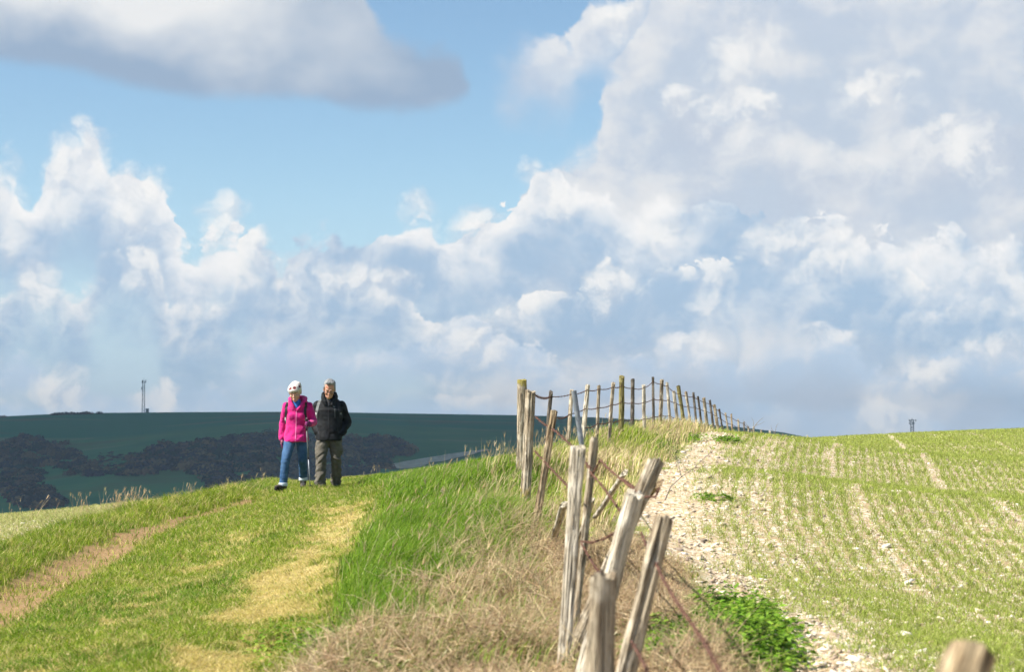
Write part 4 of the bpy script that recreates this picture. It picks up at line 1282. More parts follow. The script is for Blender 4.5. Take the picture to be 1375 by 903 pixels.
GREYW = cloth('grey_webbing', (0.09, 0.10, 0.10), (0.16, 0.17, 0.17), 0.7, 300, 0.0)
DENIM = cloth('blue_denim', (0.022, 0.065, 0.15), (0.060, 0.125, 0.24), 0.9, 340, 0.0)
DENIM_IN = cloth('denim_turn_up', (0.42, 0.48, 0.56), (0.55, 0.60, 0.66), 0.9, 340, 0.1)
TAUPE = cloth('taupe_canvas', (0.080, 0.073, 0.060), (0.130, 0.118, 0.098), 0.85, 300, 0.0)
BLUEK = cloth('blue_knit', (0.02, 0.10, 0.36), (0.03, 0.15, 0.46), 0.9, 120, 0.3)
GLOVE = cloth('plum_glove', (0.10, 0.015, 0.07), (0.20, 0.03, 0.13), 0.85, 200, 0.0)
BOOT = cloth('dark_leather', (0.030, 0.024, 0.020), (0.07, 0.055, 0.045), 0.65, 120, 0.0, 0.35)
SOLE = cloth('rubber_sole', (0.012, 0.012, 0.012), (0.03, 0.028, 0.025), 0.85, 120, 0.0)
HAIR_G = cloth('grey_hair', (0.13, 0.135, 0.14), (0.34, 0.345, 0.355), 0.7, 220, 0.0, 0.3)
HAIR_W = cloth('white_hair', (0.48, 0.45, 0.40), (0.66, 0.63, 0.58), 0.6, 220, 0.2, 0.4)
LIP = cloth('lips', (0.33, 0.13, 0.11), (0.38, 0.16, 0.13), 0.5, 90, 0.0, 0.4)
BROW = cloth('eyebrow', (0.12, 0.10, 0.08), (0.25, 0.22, 0.19), 0.8, 200, 0.0)
PALEP = cloth('pale_plastic', (0.55, 0.56, 0.58), (0.66, 0.67, 0.68), 0.4, 50, 0.0, 0.5)
def eye_mat():
    m, t, out = material('eye')
    x, y, z = t.sep(objco(t))
    d = t.m('SQRT', x * x + (z + 0.002) * (z + 0.002))
    c = t.mix(t.ramp(d, 0.0052, 0.0060), (0.05, 0.04, 0.03), (0.36, 0.31, 0.28))
    principled(t, out, c.k, 0.15, 0.5)
    return m
EYE = eye_mat()
def gloss_black():
    m, t, out = material('spectacle_frame')
    principled(t, out, t.mix(t.noise(objco(t), 60.0), (0.008, 0.008, 0.008), (0.02, 0.018, 0.018)).k, 0.3, 0.5)
    return m
SPEC = gloss_black()
def hat_mat():
    m, t, out = material('white_knit_hat')
    c = objco(t)
    n = t.noise(c, 60.0, 3.0)
    base = t.mix(n, (0.44, 0.41, 0.39), (0.62, 0.59, 0.56))
    f = None
    for p, r_ in (((-0.046, -0.074, 0.084), 0.027), ((0.022, -0.080, 0.092), 0.028), ((0.085, -0.018, 0.084), 0.025), ((-0.045, 0.085, 0.07), 0.026), ((0.045, 0.085, 0.08), 0.028)):
        d = t.vm('DISTANCE', c, p) + (n - 0.5) * 0.010
        g = t.ramp(d, r_ * 0.80, r_, 1.0, 0.0)
        f = g if f is None else t.m('MAXIMUM', f, g)
    col = t.mix(f, base, t.mix(n, (0.11, 0.02, 0.03), (0.24, 0.06, 0.06)))
    principled(t, out, col.k, 0.95, 0.1, bumpv=t.voro(c, 150.0), bstr=0.6, bdist=0.004)
    return m
HAT = hat_mat()

def head_frame(neck, pitch, yaw=0.0, roll=0.0):
    return Matrix.Translation(neck) @ Matrix.Rotation(yaw, 4, 'Z') @ Matrix.Rotation(pitch, 4, 'X') @ Matrix.Rotation(roll, 4, 'Y')

def add_head(bm, M, k=1.0, jaw=1.0):
    """head shapes in the head frame (face to -y, centre of the skull at 0,0,0)"""
    b = bmesh.new()
    p_ell(b, (0, 0.012, 0.030), (0.074, 0.094, 0.090))
    p_ell(b, (0, -0.022, -0.030), (0.062, 0.070, 0.080))
    p_ell(b, (0, -0.052, -0.078), (0.045 * jaw, 0.040, 0.036))
    p_ell(b, (0, -0.082, -0.098), (0.020 * jaw, 0.016, 0.015))
    p_cap(b, (0, -0.090, 0.004), (0, -0.112, -0.036), 0.010, 0.0135)
    for s_ in (-1, 1):
        p_ell(b, (s_ * 0.009, -0.101, -0.040), (0.009, 0.010, 0.008))
        p_ell(b, (s_ * 0.030, -0.080, 0.016), (0.026, 0.013, 0.009))
        p_ell(b, (s_ * 0.040, -0.066, -0.034), (0.021, 0.020, 0.020))
        p_ell(b, (s_ * 0.076, 0.012, -0.012), (0.010, 0.020, 0.031))
    p_ell(b, (0, -0.090, -0.068), (0.022, 0.012, 0.007)); p_ell(b, (0, -0.088, -0.080), (0.020, 0.012, 0.007))
    bmesh.ops.scale(b, vec=(k, k, k), verts=b.verts)
    bmesh.ops.transform(b, matrix=M, verts=b.verts)
    me = bpy.data.meshes.new('t'); b.to_mesh(me); b.free(); bm.from_mesh(me); bpy.data.meshes.remove(me)

def face_parts(root, M, k, brow_mat):
    for s_ in (-1, 1):
        b = bmesh.new(); p_ell(b, (0, 0, 0), (0.0105, 0.0105, 0.0085), seg=16)
        o = bm_obj('eye', b, EYE, root, True); o.matrix_local = M @ Matrix.Translation((s_ * 0.031 * k, -0.078 * k, -0.008 * k)) @ Matrix.Rotation(R(18), 4, 'X')
        b = bmesh.new()
        p_chain(b, [M @ (Vector((s_ * 0.014, -0.094, 0.020)) * k), M @ (Vector((s_ * 0.032, -0.093, 0.025)) * k), M @ (Vector((s_ * 0.050, -0.078, 0.019)) * k)], [0.0045, 0.005, 0.003], 8)
        bm_obj('eyebrow', b, brow_mat, root, True)
    b = bmesh.new()
    p_ell(b, M @ (Vector((0, -0.098, -0.0735)) * k), (0.021, 0.006, 0.0055), seg=14)
    bm_obj('mouth', b, LIP, root, True)

def hand_shapes(bm, wrist, dirv, palm_n, side, curl=0.25, r=0.0088, grip=None):
    """palm, four unequal bent fingers and a thumb leaving the side of the palm"""
    d = Vector(dirv).normalized(); n = Vector(palm_n); n = (n - d * n.dot(d)).normalized()
    s_ = d.cross(n).normalized() * side
    W = Vector(wrist)
    kn = W + d * 0.088
    for i, o_ in enumerate((-0.028, -0.009, 0.010, 0.028)):
        p_cap(bm, W + s_ * o_ * 0.6 + d * 0.012, kn + s_ * o_, 0.015, 0.0125, 12)
    for i, (o_, L) in enumerate(((-0.030, 0.062), (-0.010, 0.078), (0.010, 0.084), (0.029, 0.074))):
        p = kn + s_ * o_; a = 0.0; seg = (0.48, 0.30, 0.24)
        for j, q in enumerate(seg):
            a += curl * (0.8, 1.2, 0.9)[j]
            e = p + (d * math.cos(a) + n * math.sin(a)) * L * q
            p_cap(bm, p, e, r * (1.05 - 0.08 * j), r * (0.98 - 0.08 * j), 10)
            p = e
    t0 = W + s_ * 0.030 + d * 0.022
    t1 = t0 + (s_ * 0.62 + d * 0.62 + n * 0.35).normalized() * 0.042
    t2 = t1 + (d * 0.75 + n * 0.55 * (1 + curl) - s_ * 0.2 * curl).normalized() * 0.034
    p_cap(bm, t0, t1, 0.0125, 0.0105, 10); p_cap(bm, t1, t2, 0.0105, 0.0085, 10)

def ribbon(name, surf_bvh, path, w, th, mat, parent, front=True):
    """a strap or zip laid on a garment: path of (x, z) seen from the front, dropped on to the cloth"""
    pts = []
    for a, b in zip(path, path[1:]):
        for i in range(8):
            u = i / 8; pts.append((a[0] + (b[0] - a[0]) * u, a[1] + (b[1] - a[1]) * u))
    pts.append(path[-1])
    P = []
    for x, z in pts:
        h = surf_bvh.ray_cast(Vector((x, -1.0, z)), Vector((0, 1, 0)))
        if h[0] is not None: P.append((h[0], h[1]))
    bm = bmesh.new(); rows = []
    for i, (p, n) in enumerate(P):
        t_ = (P[min(i + 1, len(P) - 1)][0] - P[max(i - 1, 0)][0]).normalized()
        n = (n + Vector((0, -0.5, 0))).normalized()
        s_ = t_.cross(n).normalized()
        rows.append([bm.verts.new(p + s_ * w * a + n * b) for a, b in ((-0.5, -0.004), (-0.5, th), (0.5, th), (0.5, -0.004))])
    for a, b in zip(rows, rows[1:]):
        for k in range(4): bm.faces.new((a[k], a[(k + 1) % 4], b[(k + 1) % 4], b[k]))
    bm.faces.new(rows[0][::-1]); bm.faces.new(rows[-1])
    return bm_obj(name, bm, mat, parent)

def bvh_of(o):
    me = o.data
    return BVHTree.FromPolygons([v.co.copy() for v in me.vertices], [tuple(p.vertices) for p in me.polygons])

def boot(root, ankle, yaw, pitch, name='boot'):
    """walking boot: shaft, vamp, toe; with its own sole"""
    M = Matrix.Translation(ankle) @ Matrix.Rotation(yaw, 4, 'Z') @ Matrix.Rotation(pitch, 4, 'X')
    b = bmesh.new()
    p_cap(b, (0, 0.015, 0.06), (0, 0.02, -0.03), 0.052, 0.050)
    p_ell(b, (0, 0.03, -0.055), (0.042, 0.055, 0.045))
    p_ell(b, (0, -0.07, -0.055), (0.046, 0.095, 0.040))
    p_ell(b, (0, -0.135, -0.062), (0.046, 0.060, 0.033))
    bmesh.ops.transform(b, matrix=M, verts=b.verts)
    o = weld(name, b, 0.010, BOOT, root, 4, disp=lambda p: 0.003 * mnoise.noise(p * 30))
    b = bmesh.new()
    p_loft(b, [(0, -0.055, -0.108, 0.046, 0.140), (0, -0.055, -0.082, 0.048, 0.143)], 28, 2.6)
    bmesh.ops.transform(b, matrix=M, verts=b.verts)
    bm_obj('sole', b, SOLE, o)
    b = bmesh.new()
    for i in range(4):
        y, z = -0.035 - 0.026 * i, 0.012 - 0.011 * i
        tube(b, M @ Vector((-0.024, y, z)), M @ Vector((0.024, y - 0.004, z)), 0.004, n=6)
    bm_obj('lace', b, GREYW, o)
    return o

# ------------------------------------------------------------------ the woman in magenta
def make_woman(px, Y):
    X = (px - 687.5) / FPX * Y
    zg = float(ground_z(X, Y)) + 0.01
    root = empty('person', (X, Y, zg), 'walker in bright pink fleece, blue jeans and white patterned knit hat, holding a pole', 'person', 'pair of walkers on the track')
    G = lambda x, y: float(ground_z(X + x, Y + y)) - zg
    lf, rf = (-0.185, -0.25), (0.075, 0.20)
    zl, zr = G(*lf) + 0.01, G(*rf) + 0.01
    AL = Vector((lf[0], lf[1], 0.115 + zl)); AR = Vector((rf[0], rf[1], 0.14 + zr))
    KL = Vector((-0.158, -0.22, 0.46 + zl * 0.5)); KR = Vector((0.085, -0.01, 0.44))
    HL = Vector((-0.088, -0.02, 0.83)); HR = Vector((0.078, 0.0, 0.83))
    SL = Vector((-0.175, 0.01, 1.295)); SR = Vector((0.178, 0.01, 1.300))
    EL = Vector((-0.235, 0.06, 1.03)); WL = Vector((-0.243, 0.0, 0.79))
    ER = Vector((0.250, 0.02, 1.045)); WR = Vector((0.205, -0.20, 1.015))
    M = head_frame(Vector((-0.030, -0.075, 1.510)), R(22), R(-6), R(-4))
    # body
    bm = bmesh.new()
    add_head(bm, M, 1.17, 0.92)
    p_cap(bm, (-0.005, 0.015, 1.28), M @ Vector((0, 0.03, -0.06)), 0.050, 0.047)
    p_loft(bm, [(0, 0, 0.80, 0.13, 0.085), (0, 0, 0.95, 0.115, 0.08), (0, 0, 1.15, 0.12, 0.085), (0, 0.01, 1.30, 0.13, 0.06)])
    for H, K, A in ((HL, KL, AL), (HR, KR, AR)): p_chain(bm, [H, K, A], [0.07, 0.045, 0.032])
    for S, E_, W_ in ((SL, EL, WL), (SR, ER, WR)): p_chain(bm, [S, E_, W_], [0.038, 0.030, 0.022])
    hand_shapes(bm, WL, (0.02, -0.12, -1), (0.95, 0.2, 0), 1, 0.3)
    weld('body', bm, 0.0075, SKIN_W, root, 3)
    face_parts(root, M, 1.17, BROW)
    # jeans with turned up hems
    bm = bmesh.new()
    def leg(H, K, A, kr, ar):
        pts = []
        for i in range(13):
            u = i / 12
            p = H.lerp(K, u * 2) if u < 0.5 else K.lerp(A, u * 2 - 1)
            r = np.interp(u, [0, 0.25, 0.5, 0.62, 1], [0.098, 0.086, kr, kr * 0.98, ar])
            pts.append((p.x, p.y, p.z + (0.02 if i == 12 else 0), r, r * 1.03))
        p_loft(bm, pts[::-1], 24)
    leg(HL, KL, AL, 0.068, 0.060); leg(HR, KR, AR, 0.068, 0.060)
    p_loft(bm, [(-0.005, 0, 0.74, 0.14, 0.105), (-0.005, 0, 0.82, 0.165, 0.115), (-0.005, 0, 0.95, 0.155, 0.105)])
    def jd(p):
        k = bump(p.z, 0.44, 0.13) + bump(p.z, 0.17, 0.10) * 1.2 + 0.35 + bump(p.z, 0.76, 0.08)
        return float(k) * 0.0065 * (mnoise.noise((p.x * 9, p.y * 9, p.z * 22 + p.x * 9)) + 0.5 * mnoise.noise((p.x * 22, p.y * 22, p.z * 45)))
    jeans = weld('jeans', bm, 0.010, DENIM, root, 4, disp=jd)
    for A, K in ((AL, KL), (AR, KR)):
        d = (A - K).normalized(); c = A + d * 0.005
        bm = bmesh.new()
        p_loft(bm, [(c.x, c.y, c.z - 0.016, 0.064, 0.067), (c.x, c.y, c.z - 0.010, 0.069, 0.072), (c.x, c.y, c.z + 0.032, 0.069, 0.072), (c.x, c.y, c.z + 0.038, 0.064, 0.067)], 24)
        bm_obj('turn_up', bm, DENIM_IN, jeans, True)
    boot(root, AL + Vector((0, 0, -0.005)), R(-28), R(-14)); boot(root, AR + Vector((0, 0, -0.03)), R(4), R(10))
    # fleece
    bm = bmesh.new()
    p_loft(bm, [(-0.015, -0.025, 0.735, 0.178, 0.158), (-0.015, -0.025, 0.755, 0.186, 0.166), (-0.012, -0.012, 0.86, 0.180, 0.146), (-0.008, 0, 1.00, 0.165, 0.122), (-0.003, -0.005, 1.14, 0.172, 0.130), (0, 0, 1.24, 0.196, 0.118), (0, 0.012, 1.315, 0.170, 0.088), (0, 0.02, 1.36, 0.09, 0.07)], 40, 2.15)
    p_ell(bm, (-0.065, -0.085, 1.135), (0.075, 0.055, 0.075)); p_ell(bm, (0.062, -0.085, 1.135), (0.075, 0.055, 0.075))
    p_chain(bm, [SL, EL, WL + Vector((0.0, 0.0, 0.01))], [0.062, 0.056, 0.046])
    p_chain(bm, [SR, ER, WR + Vector((0.006, 0.03, 0.0))], [0.062, 0.060, 0.049])
    # open stand-up collar and hood roll
    col = [(-0.012, -0.125, 1.225), (-0.055, -0.118, 1.290), (-0.105, -0.075, 1.372), (-0.115, 0.0, 1.405), (-0.08, 0.075, 1.415), (0.0, 0.105, 1.42), (0.085, 0.075, 1.425), (0.125, 0.0, 1.415), (0.118, -0.075, 1.375), (0.065, -0.118, 1.290), (0.012, -0.125, 1.225)]
    p_chain(bm, col, [0.016, 0.024, 0.030, 0.034, 0.040, 0.046, 0.040, 0.034, 0.030, 0.024, 0.016])
    p_chain(bm, [(c[0] * 0.95, c[1] * 0.95 + 0.004, c[2] - 0.045) for c in col[1:-1]], [0.024, 0.032, 0.036, 0.04, 0.046, 0.04, 0.036, 0.032, 0.024])
    def fd(p):
        k = 0.6 + bump(p.z, 0.80, 0.10) + bump(abs(p.x), 0.24, 0.05) * 0.9
        return float(k) * 0.008 * (mnoise.noise((p.x * 10, p.y * 10, p.z * 13 - p.x * 8)) + 0.45 * mnoise.noise((p.x * 24, p.y * 24, p.z * 30)))
    fl = weld('fleece', bm, 0.010, MAG, root, 5, disp=fd)
    bv = bvh_of(fl)
    ribbon('zip', bv, [(-0.002, 1.225), (-0.006, 1.05), (-0.010, 0.75)], 0.012, 0.002, cloth('pink_zip', (0.75, 0.16, 0.38), (0.80, 0.22, 0.44)), fl)
    for s_ in (-1, 1): ribbon('pocket_zip', bv, [(s_ * 0.105 - 0.01, 0.98), (s_ * 0.125 - 0.012, 0.84)], 0.009, 0.002, cloth('dark_pink_zip', (0.35, 0.01, 0.14), (0.40, 0.02, 0.17)), fl)
    # blue polo neck in the opening
    bm = bmesh.new()
    p_loft(bm, [(-0.004, -0.035, 1.22, 0.03, 0.088), (-0.004, -0.030, 1.28, 0.062, 0.083), (-0.008, -0.018, 1.335, 0.075, 0.080), (-0.012, -0.018, 1.375, 0.066, 0.072), (-0.014, -0.020, 1.398, 0.058, 0.064)], 28)
    weld('polo_neck', bm, 0.009, BLUEK, root, 3, disp=lambda p: 0.003 * mnoise.noise(p * 25))
    # hat and fringe
    b = bmesh.new()
    p_ell(b, (0, 0.018, 0.044), (0.091, 0.110, 0.082)); p_ell(b, (0.01, 0.045, 0.075), (0.074, 0.075, 0.058)); p_loft(b, [(0, 0.008, 0.030, 0.087, 0.108), (0, 0.008, 0.036, 0.091, 0.112), (0, 0.01, 0.058, 0.090, 0.111), (0, 0.01, 0.066, 0.084, 0.104)])
    for v in b.verts:
        if v.co.z < 0.030: v.co.z = 0.030
    ht = weld('knit_hat', b, 0.008, HAT, root, 2, disp=lambda p: 0.004 * mnoise.noise(p * 38) + 0.006 * mnoise.noise(p * 16)); ht.matrix_local = M @ Matrix.Scale(1.17, 4)
    b = bmesh.new()
    for i in range(9):
        a = R(-100 + 200 * i / 8)
        x, y = math.sin(a) * 0.078, -math.cos(a) * 0.094 + 0.008
        p_cap(b, (x, y, 0.040), (x * 1.02, y + 0.004, 0.016 - 0.030 * abs(math.sin(a)) ** 2), 0.013, 0.007, 10)
    p_ell(b, (0, 0.035, -0.010), (0.077, 0.078, 0.065))
    hr = weld('hair', b, 0.007, HAIR_W, root, 2, disp=lambda p: 0.004 * mnoise.noise((p.x * 90, p.y * 90, p.z * 25))); hr.matrix_local = M @ Matrix.Scale(1.17, 4)
    # gloves: the left hand hangs, the right closes on the pole
    bm = bmesh.new(); p_cap(bm, WL + Vector((0, 0, 0.015)), WL + Vector((0, -0.004, -0.03)), 0.036, 0.028)
    hand_shapes(bm, WL, (0.02, -0.12, -1), (0.95, 0.2, 0), 1, 0.32, r=0.0108)
    weld('glove', bm, 0.0058, GLOVE, root, 2)
    g0 = Vector((0.172, -0.262, 1.010))        # middle of the grip
    bm = bmesh.new()
    p_cap(bm, WR + Vector((0.008, 0.02, 0)), WR + Vector((-0.004, -0.02, 0)), 0.036, 0.030)
    pa = Vector((0.018, 0.0, -0.35)).normalized(); 
    for i in range(4):
        zc = 0.034 - 0.022 * i
        base = WR + Vector((0.010, -0.045, 0.0)) + Vector((0, 0, zc))
        p_cap(bm, WR + Vector((0, -0.012, zc * 0.5)), base, 0.018, 0.0145, 10)
        p = base
        L = (0.92, 1.05, 1.0, 0.82)[i]
        for j, (ax, ay) in enumerate(((-0.004, -0.036), (-0.034, -0.016), (-0.024, 0.020))):
            e = p + Vector((ax, ay, -0.002)) * L
            p_cap(bm, p, e, 0.0108 - 0.0006 * j, 0.0104 - 0.0008 * j, 10); p = e
    p_cap(bm, WR + Vector((-0.020, -0.02, 0.022)), WR + Vector((-0.046, -0.046, 0.040)), 0.014, 0.0115, 10)
    p_cap(bm, WR + Vector((-0.046, -0.046, 0.040)), WR + Vector((-0.046, -0.078, 0.034)), 0.0115, 0.0095, 10)
    weld('glove', bm, 0.0058, GLOVE, root, 2)
    # rucksack on the back, with its straps
    pk = empty('rucksack', (X, Y + 0.02, zg + 0.86), 'small black rucksack on the back of the walker in pink, only its straps in sight', 'rucksack')
    off = Vector((0, -0.02, -0.86))
    bm = bmesh.new()
    p_loft(bm, [(0, 0.185, 0.90, 0.11, 0.05), (0, 0.195, 0.95, 0.125, 0.07), (0, 0.20, 1.12, 0.125, 0.075), (0, 0.185, 1.26, 0.11, 0.06), (0, 0.17, 1.31, 0.08, 0.035)], 30, 3.2)
    for v in bm.verts: v.co += off
    weld('bag', bm, 0.012, BLACK, pk, 4, disp=lambda p: 0.004 * mnoise.noise(p * 14))
    for path in ([(-0.150, 1.345), (-0.163, 1.30), (-0.165, 1.20), (-0.172, 1.08), (-0.172, 1.03)], [(0.140, 1.350), (0.135, 1.30), (0.128, 1.20), (0.142, 1.08), (0.150, 1.03)]):
        s_ = ribbon('strap', bv, path, 0.040, 0.010, BLACK, pk)
        s_.location = off
        q = ribbon('buckle', bv, [(path[3][0], path[3][1] + 0.035), (path[3][0] - 0.002, path[3][1] - 0.01)], 0.026, 0.016, PALEP, s_)
    # pole, tip on the ground beside the boot
    tip = Vector((0.232, -0.235, G(0.232, -0.235) - 0.01))
    topv = Vector((0.163, -0.268, 1.075))
    pole = empty('trekking_pole', (X + tip.x, Y + tip.y, zg + tip.z), 'thin grey trekking pole held in the gloved hand of the walker in pink', 'walking pole')
    d = (topv - tip); Lp = d.length; dn = d.normalized()
    bm = bmesh.new(); tube(bm, (0, 0, 0), dn * 0.03, 0.003, 0.006, 10); tube(bm, dn * 0.03, dn * (Lp * 0.46), 0.0075, n=12); bm_obj('lower_shaft', bm, STEEL, pole, True)
    bm = bmesh.new(); tube(bm, dn * (Lp * 0.45), dn * (Lp - 0.15), 0.0095, n=12); bm_obj('upper_shaft', bm, GREYW, pole, True)
    bm = bmesh.new(); tube(bm, dn * (Lp * 0.44), dn * (Lp * 0.475), 0.0125, n=12); bm_obj('clamp', bm, BLACK, pole, True)
    bm = bmesh.new(); tube(bm, dn * 0.060, dn * 0.068, 0.030, 0.026, 16); bm_obj('basket', bm, BLACK, pole, True)
    bm = bmesh.new(); p_chain(bm, [dn * (Lp - 0.16), dn * (Lp - 0.09), dn * (Lp - 0.02), dn * Lp], [0.013, 0.0155, 0.0145, 0.020]); bm_obj('grip', bm, BLACK, pole, True)
    bm = bmesh.new()
    p_chain(bm, [dn * (Lp - 0.01), dn * (Lp - 0.03) + Vector((0.03, 0.03, -0.01)), dn * (Lp - 0.09) + Vector((0.04, 0.05, 0)), dn * (Lp - 0.13) + Vector((0.025, 0.03, 0))], [0.006] * 4, 8)
    bm_obj('wrist_strap', bm, BLACK, pole, True)
    return root
make_woman(399.5, 30.9)

# ------------------------------------------------------------------ the man in black
def make_man(px, Y):
    X = (px - 687.5) / FPX * Y
    zg = float(ground_z(X, Y)) + 0.01
    root = empty('person', (X, Y, zg), 'grey haired walker with glasses in a black jacket and khaki trousers, hands in pockets', 'person', 'pair of walkers on the track')
    G = lambda x, y: float(ground_z(X + x, Y + y)) - zg
    lf, rf = (-0.125, -0.16), (0.105, 0.10)
    AL = Vector((*lf, 0.11 + G(*lf))); AR = Vector((*rf, 0.11 + G(*rf)))
    KL = Vector((-0.118, -0.12, 0.49)); KR = Vector((0.112, -0.02, 0.48))
    HL = Vector((-0.098, 0.0, 0.90)); HR = Vector((0.092, 0.0, 0.90))
    SL = Vector((-0.192, 0.02, 1.350)); SR = Vector((0.192, 0.02, 1.350))
    EL = Vector((-0.262, 0.09, 1.10)); WL = Vector((-0.190, -0.045, 0.92))
    ER = Vector((0.285, 0.09, 1.08)); WR = Vector((0.195, -0.045, 0.90))
    M = head_frame(Vector((0.006, -0.080, 1.602)), R(22), R(3), R(3))
    kh = 1.18
    bm = bmesh.new()
    add_head(bm, M, kh, 1.12)
    p_cap(bm, (0, 0.02, 1.38), M @ Vector((0, 0.03, -0.06)), 0.060, 0.057)
    p_loft(bm, [(0, 0, 0.86, 0.145, 0.09), (0, 0, 1.05, 0.14, 0.09), (0, 0, 1.28, 0.15, 0.09), (0, 0.01, 1.40, 0.15, 0.06)])
    for H, K, A in ((HL, KL, AL), (HR, KR, AR)): p_chain(bm, [H, K, A], [0.075, 0.050, 0.036])
    for S, E_, W_ in ((SL, EL, WL), (SR, ER, WR)): p_chain(bm, [S, E_, W_], [0.045, 0.036, 0.026])
    hand_shapes(bm, WL + Vector((0.02, 0.0, 0.03)), (0.75, 0.0, -0.6), (0.3, 0.9, 0), 1, 0.2); hand_shapes(bm, WR + Vector((-0.02, 0.0, 0.03)), (-0.75, 0.0, -0.6), (-0.3, 0.9, 0), -1, 0.2)
    weld('body', bm, 0.0075, SKIN_M, root, 3)
    face_parts(root, M, kh, BROW)
    # hair: short, swept, receding a little
    b = bmesh.new()
    p_ell(b, (0, 0.034, 0.050), (0.083, 0.096, 0.088)); p_ell(b, (0, 0.050, 0.0), (0.081, 0.080, 0.075))
    p_cap(b, (-0.030, -0.058, 0.106), (0.040, -0.050, 0.108), 0.022, 0.022)
    for s_ in (-1, 1): p_cap(b, (s_ * 0.072, -0.022, 0.040), (s_ * 0.075, -0.010, -0.004), 0.013, 0.008)
    bmesh.ops.scale(b, vec=(kh,) * 3, verts=b.verts)
    hr = weld('hair', b, 0.007, HAIR_G, root, 2, disp=lambda p: 0.006 * mnoise.noise((p.x * 70, p.y * 22, p.z * 45))); hr.matrix_local = M
    # glasses
    b = bmesh.new()
    for s_ in (-1, 1):
        c = Vector((s_ * 0.033, -0.107, -0.010)) * kh
        ring = [c + Vector((math.cos(a) * 0.025, abs(math.cos(a)) * 0.004, math.sin(a) * 0.018)) for a in [2 * math.pi * i / 16 for i in range(17)]]
        for p, q in zip(ring, ring[1:]): tube(b, p, q, 0.0022, n=6)
        tube(b, Vector((s_ * 0.057, -0.101, -0.004)) * kh, Vector((s_ * 0.082, 0.01, 0.0)) * kh, 0.0022, n=6)
    tube(b, Vector((-0.010, -0.110, -0.004)) * kh, Vector((0.010, -0.110, -0.004)) * kh, 0.0022, n=6)
    gl = bm_obj('glasses', b, SPEC, root); gl.matrix_local = M
    # trousers
    bm = bmesh.new()
    def leg(H, K, A):
        pts = []
        for i in range(13):
            u = i / 12
            p = H.lerp(K, u * 2) if u < 0.5 else K.lerp(A, u * 2 - 1)
            r = np.interp(u, [0, 0.25, 0.5, 0.7, 0.93, 1], [0.118, 0.105, 0.088, 0.084, 0.086, 0.084])
            pts.append((p.x, p.y, p.z - (0.035 if i == 12 else 0), r * 0.98, r * 1.06))
        p_loft(bm, pts[::-1], 26)
    leg(HL, KL, AL); leg(HR, KR, AR)
    p_loft(bm, [(0, 0, 0.80, 0.165, 0.118), (0, 0, 0.88, 0.185, 0.125), (0, 0, 1.02, 0.175, 0.115)])
    # cargo pockets
    p_ell(bm, (-0.195, -0.03, 0.63), (0.030, 0.070, 0.095)); p_ell(bm, (0.192, 0.0, 0.63), (0.030, 0.070, 0.095))
    def td(p):
        k = 0.5 + 1.1 * bump(p.z, 0.50, 0.12) + 1.6 * bump(p.z, 0.16, 0.12) + bump(p.z, 0.82, 0.08)
        s_ = p.z * 20 + abs(p.x) * 14
        return float(k) * 0.013 * (mnoise.noise((p.x * 8, p.y * 8, s_)) + 0.5 * mnoise.noise((p.x * 20, p.y * 20, s_ * 2.1)))
    weld('trousers', bm, 0.010, TAUPE, root, 4, disp=td)
    boot(root, AL + Vector((0, 0, -0.005)), R(-6), 0.0); boot(root, AR + Vector((0, 0, -0.005)), R(8), R(4))
    # jacket
    bm = bmesh.new()
    p_loft(bm, [(-0.005, -0.018, 0.775, 0.205, 0.165), (-0.005, -0.018, 0.795, 0.213, 0.172), (-0.003, -0.008, 0.93, 0.212, 0.156), (0, 0, 1.10, 0.208, 0.140), (0, 0, 1.27, 0.228, 0.138), (0, 0.005, 1.355, 0.212, 0.108), (0, 0.02, 1.410, 0.165, 0.090), (0, 0.02, 1.460, 0.105, 0.080)], 40, 2.2)
    p_chain(bm, [SL, EL, WL + Vector((0.0, 0.0, -0.01))], [0.074, 0.068, 0.056])
    p_chain(bm, [SR, ER, WR + Vector((0.0, 0.0, -0.01))], [0.074, 0.070, 0.058])
    col = [(-0.045, -0.110, 1.405), (-0.082, -0.085, 1.465), (-0.102, -0.03, 1.525), (-0.095, 0.045, 1.545), (0, 0.10, 1.55), (0.095, 0.045, 1.54), (0.100, -0.03, 1.50), (0.080, -0.085, 1.45), (0.045, -0.110, 1.395)]
    p_chain(bm, col, [0.022, 0.024, 0.024, 0.026, 0.028, 0.026, 0.024, 0.024, 0.022])
    p_chain(bm, [(c[0] * 1.05, c[1] * 1.02, c[2] - 0.045) for c in col], [0.026, 0.03, 0.032, 0.036, 0.04, 0.036, 0.032, 0.03, 0.026])
    def md(p):
        k = 0.7 + 0.8 * bump(p.z, 0.86, 0.10) + bump(abs(p.x), 0.27, 0.06)
        return float(k) * 0.009 * (mnoise.noise((p.x * 9, p.y * 9, p.z * 10 + p.x * 10)) + 0.5 * mnoise.noise((p.x * 24, p.y * 24, p.z * 22)))
    jk = weld('jacket', bm, 0.010, NAVY, root, 5, disp=md)
    bv = bvh_of(jk)
    ribbon('zip', bv, [(0.0, 1.36), (0.0, 1.1), (-0.004, 0.79)], 0.012, 0.003, BLACK, jk)
    ribbon('chest_zip', bv, [(0.098, 1.29), (0.100, 1.14)], 0.008, 0.003, GREYW, jk)
    ribbon('logo', bv, [(0.070, 1.325), (0.100, 1.315)], 0.014, 0.002, GREYW, jk)
    for s_ in (-1, 1): ribbon('pocket_zip', bv, [(s_ * 0.135, 1.02), (s_ * 0.158, 0.88)], 0.009, 0.003, BLACK, jk)
    # dark zip-neck top
    bm = bmesh.new()
    p_loft(bm, [(0, -0.045, 1.33, 0.04, 0.085), (0, -0.035, 1.40, 0.072, 0.085), (0, -0.022, 1.455, 0.078, 0.075), (0, -0.02, 1.500, 0.068, 0.068)], 28)
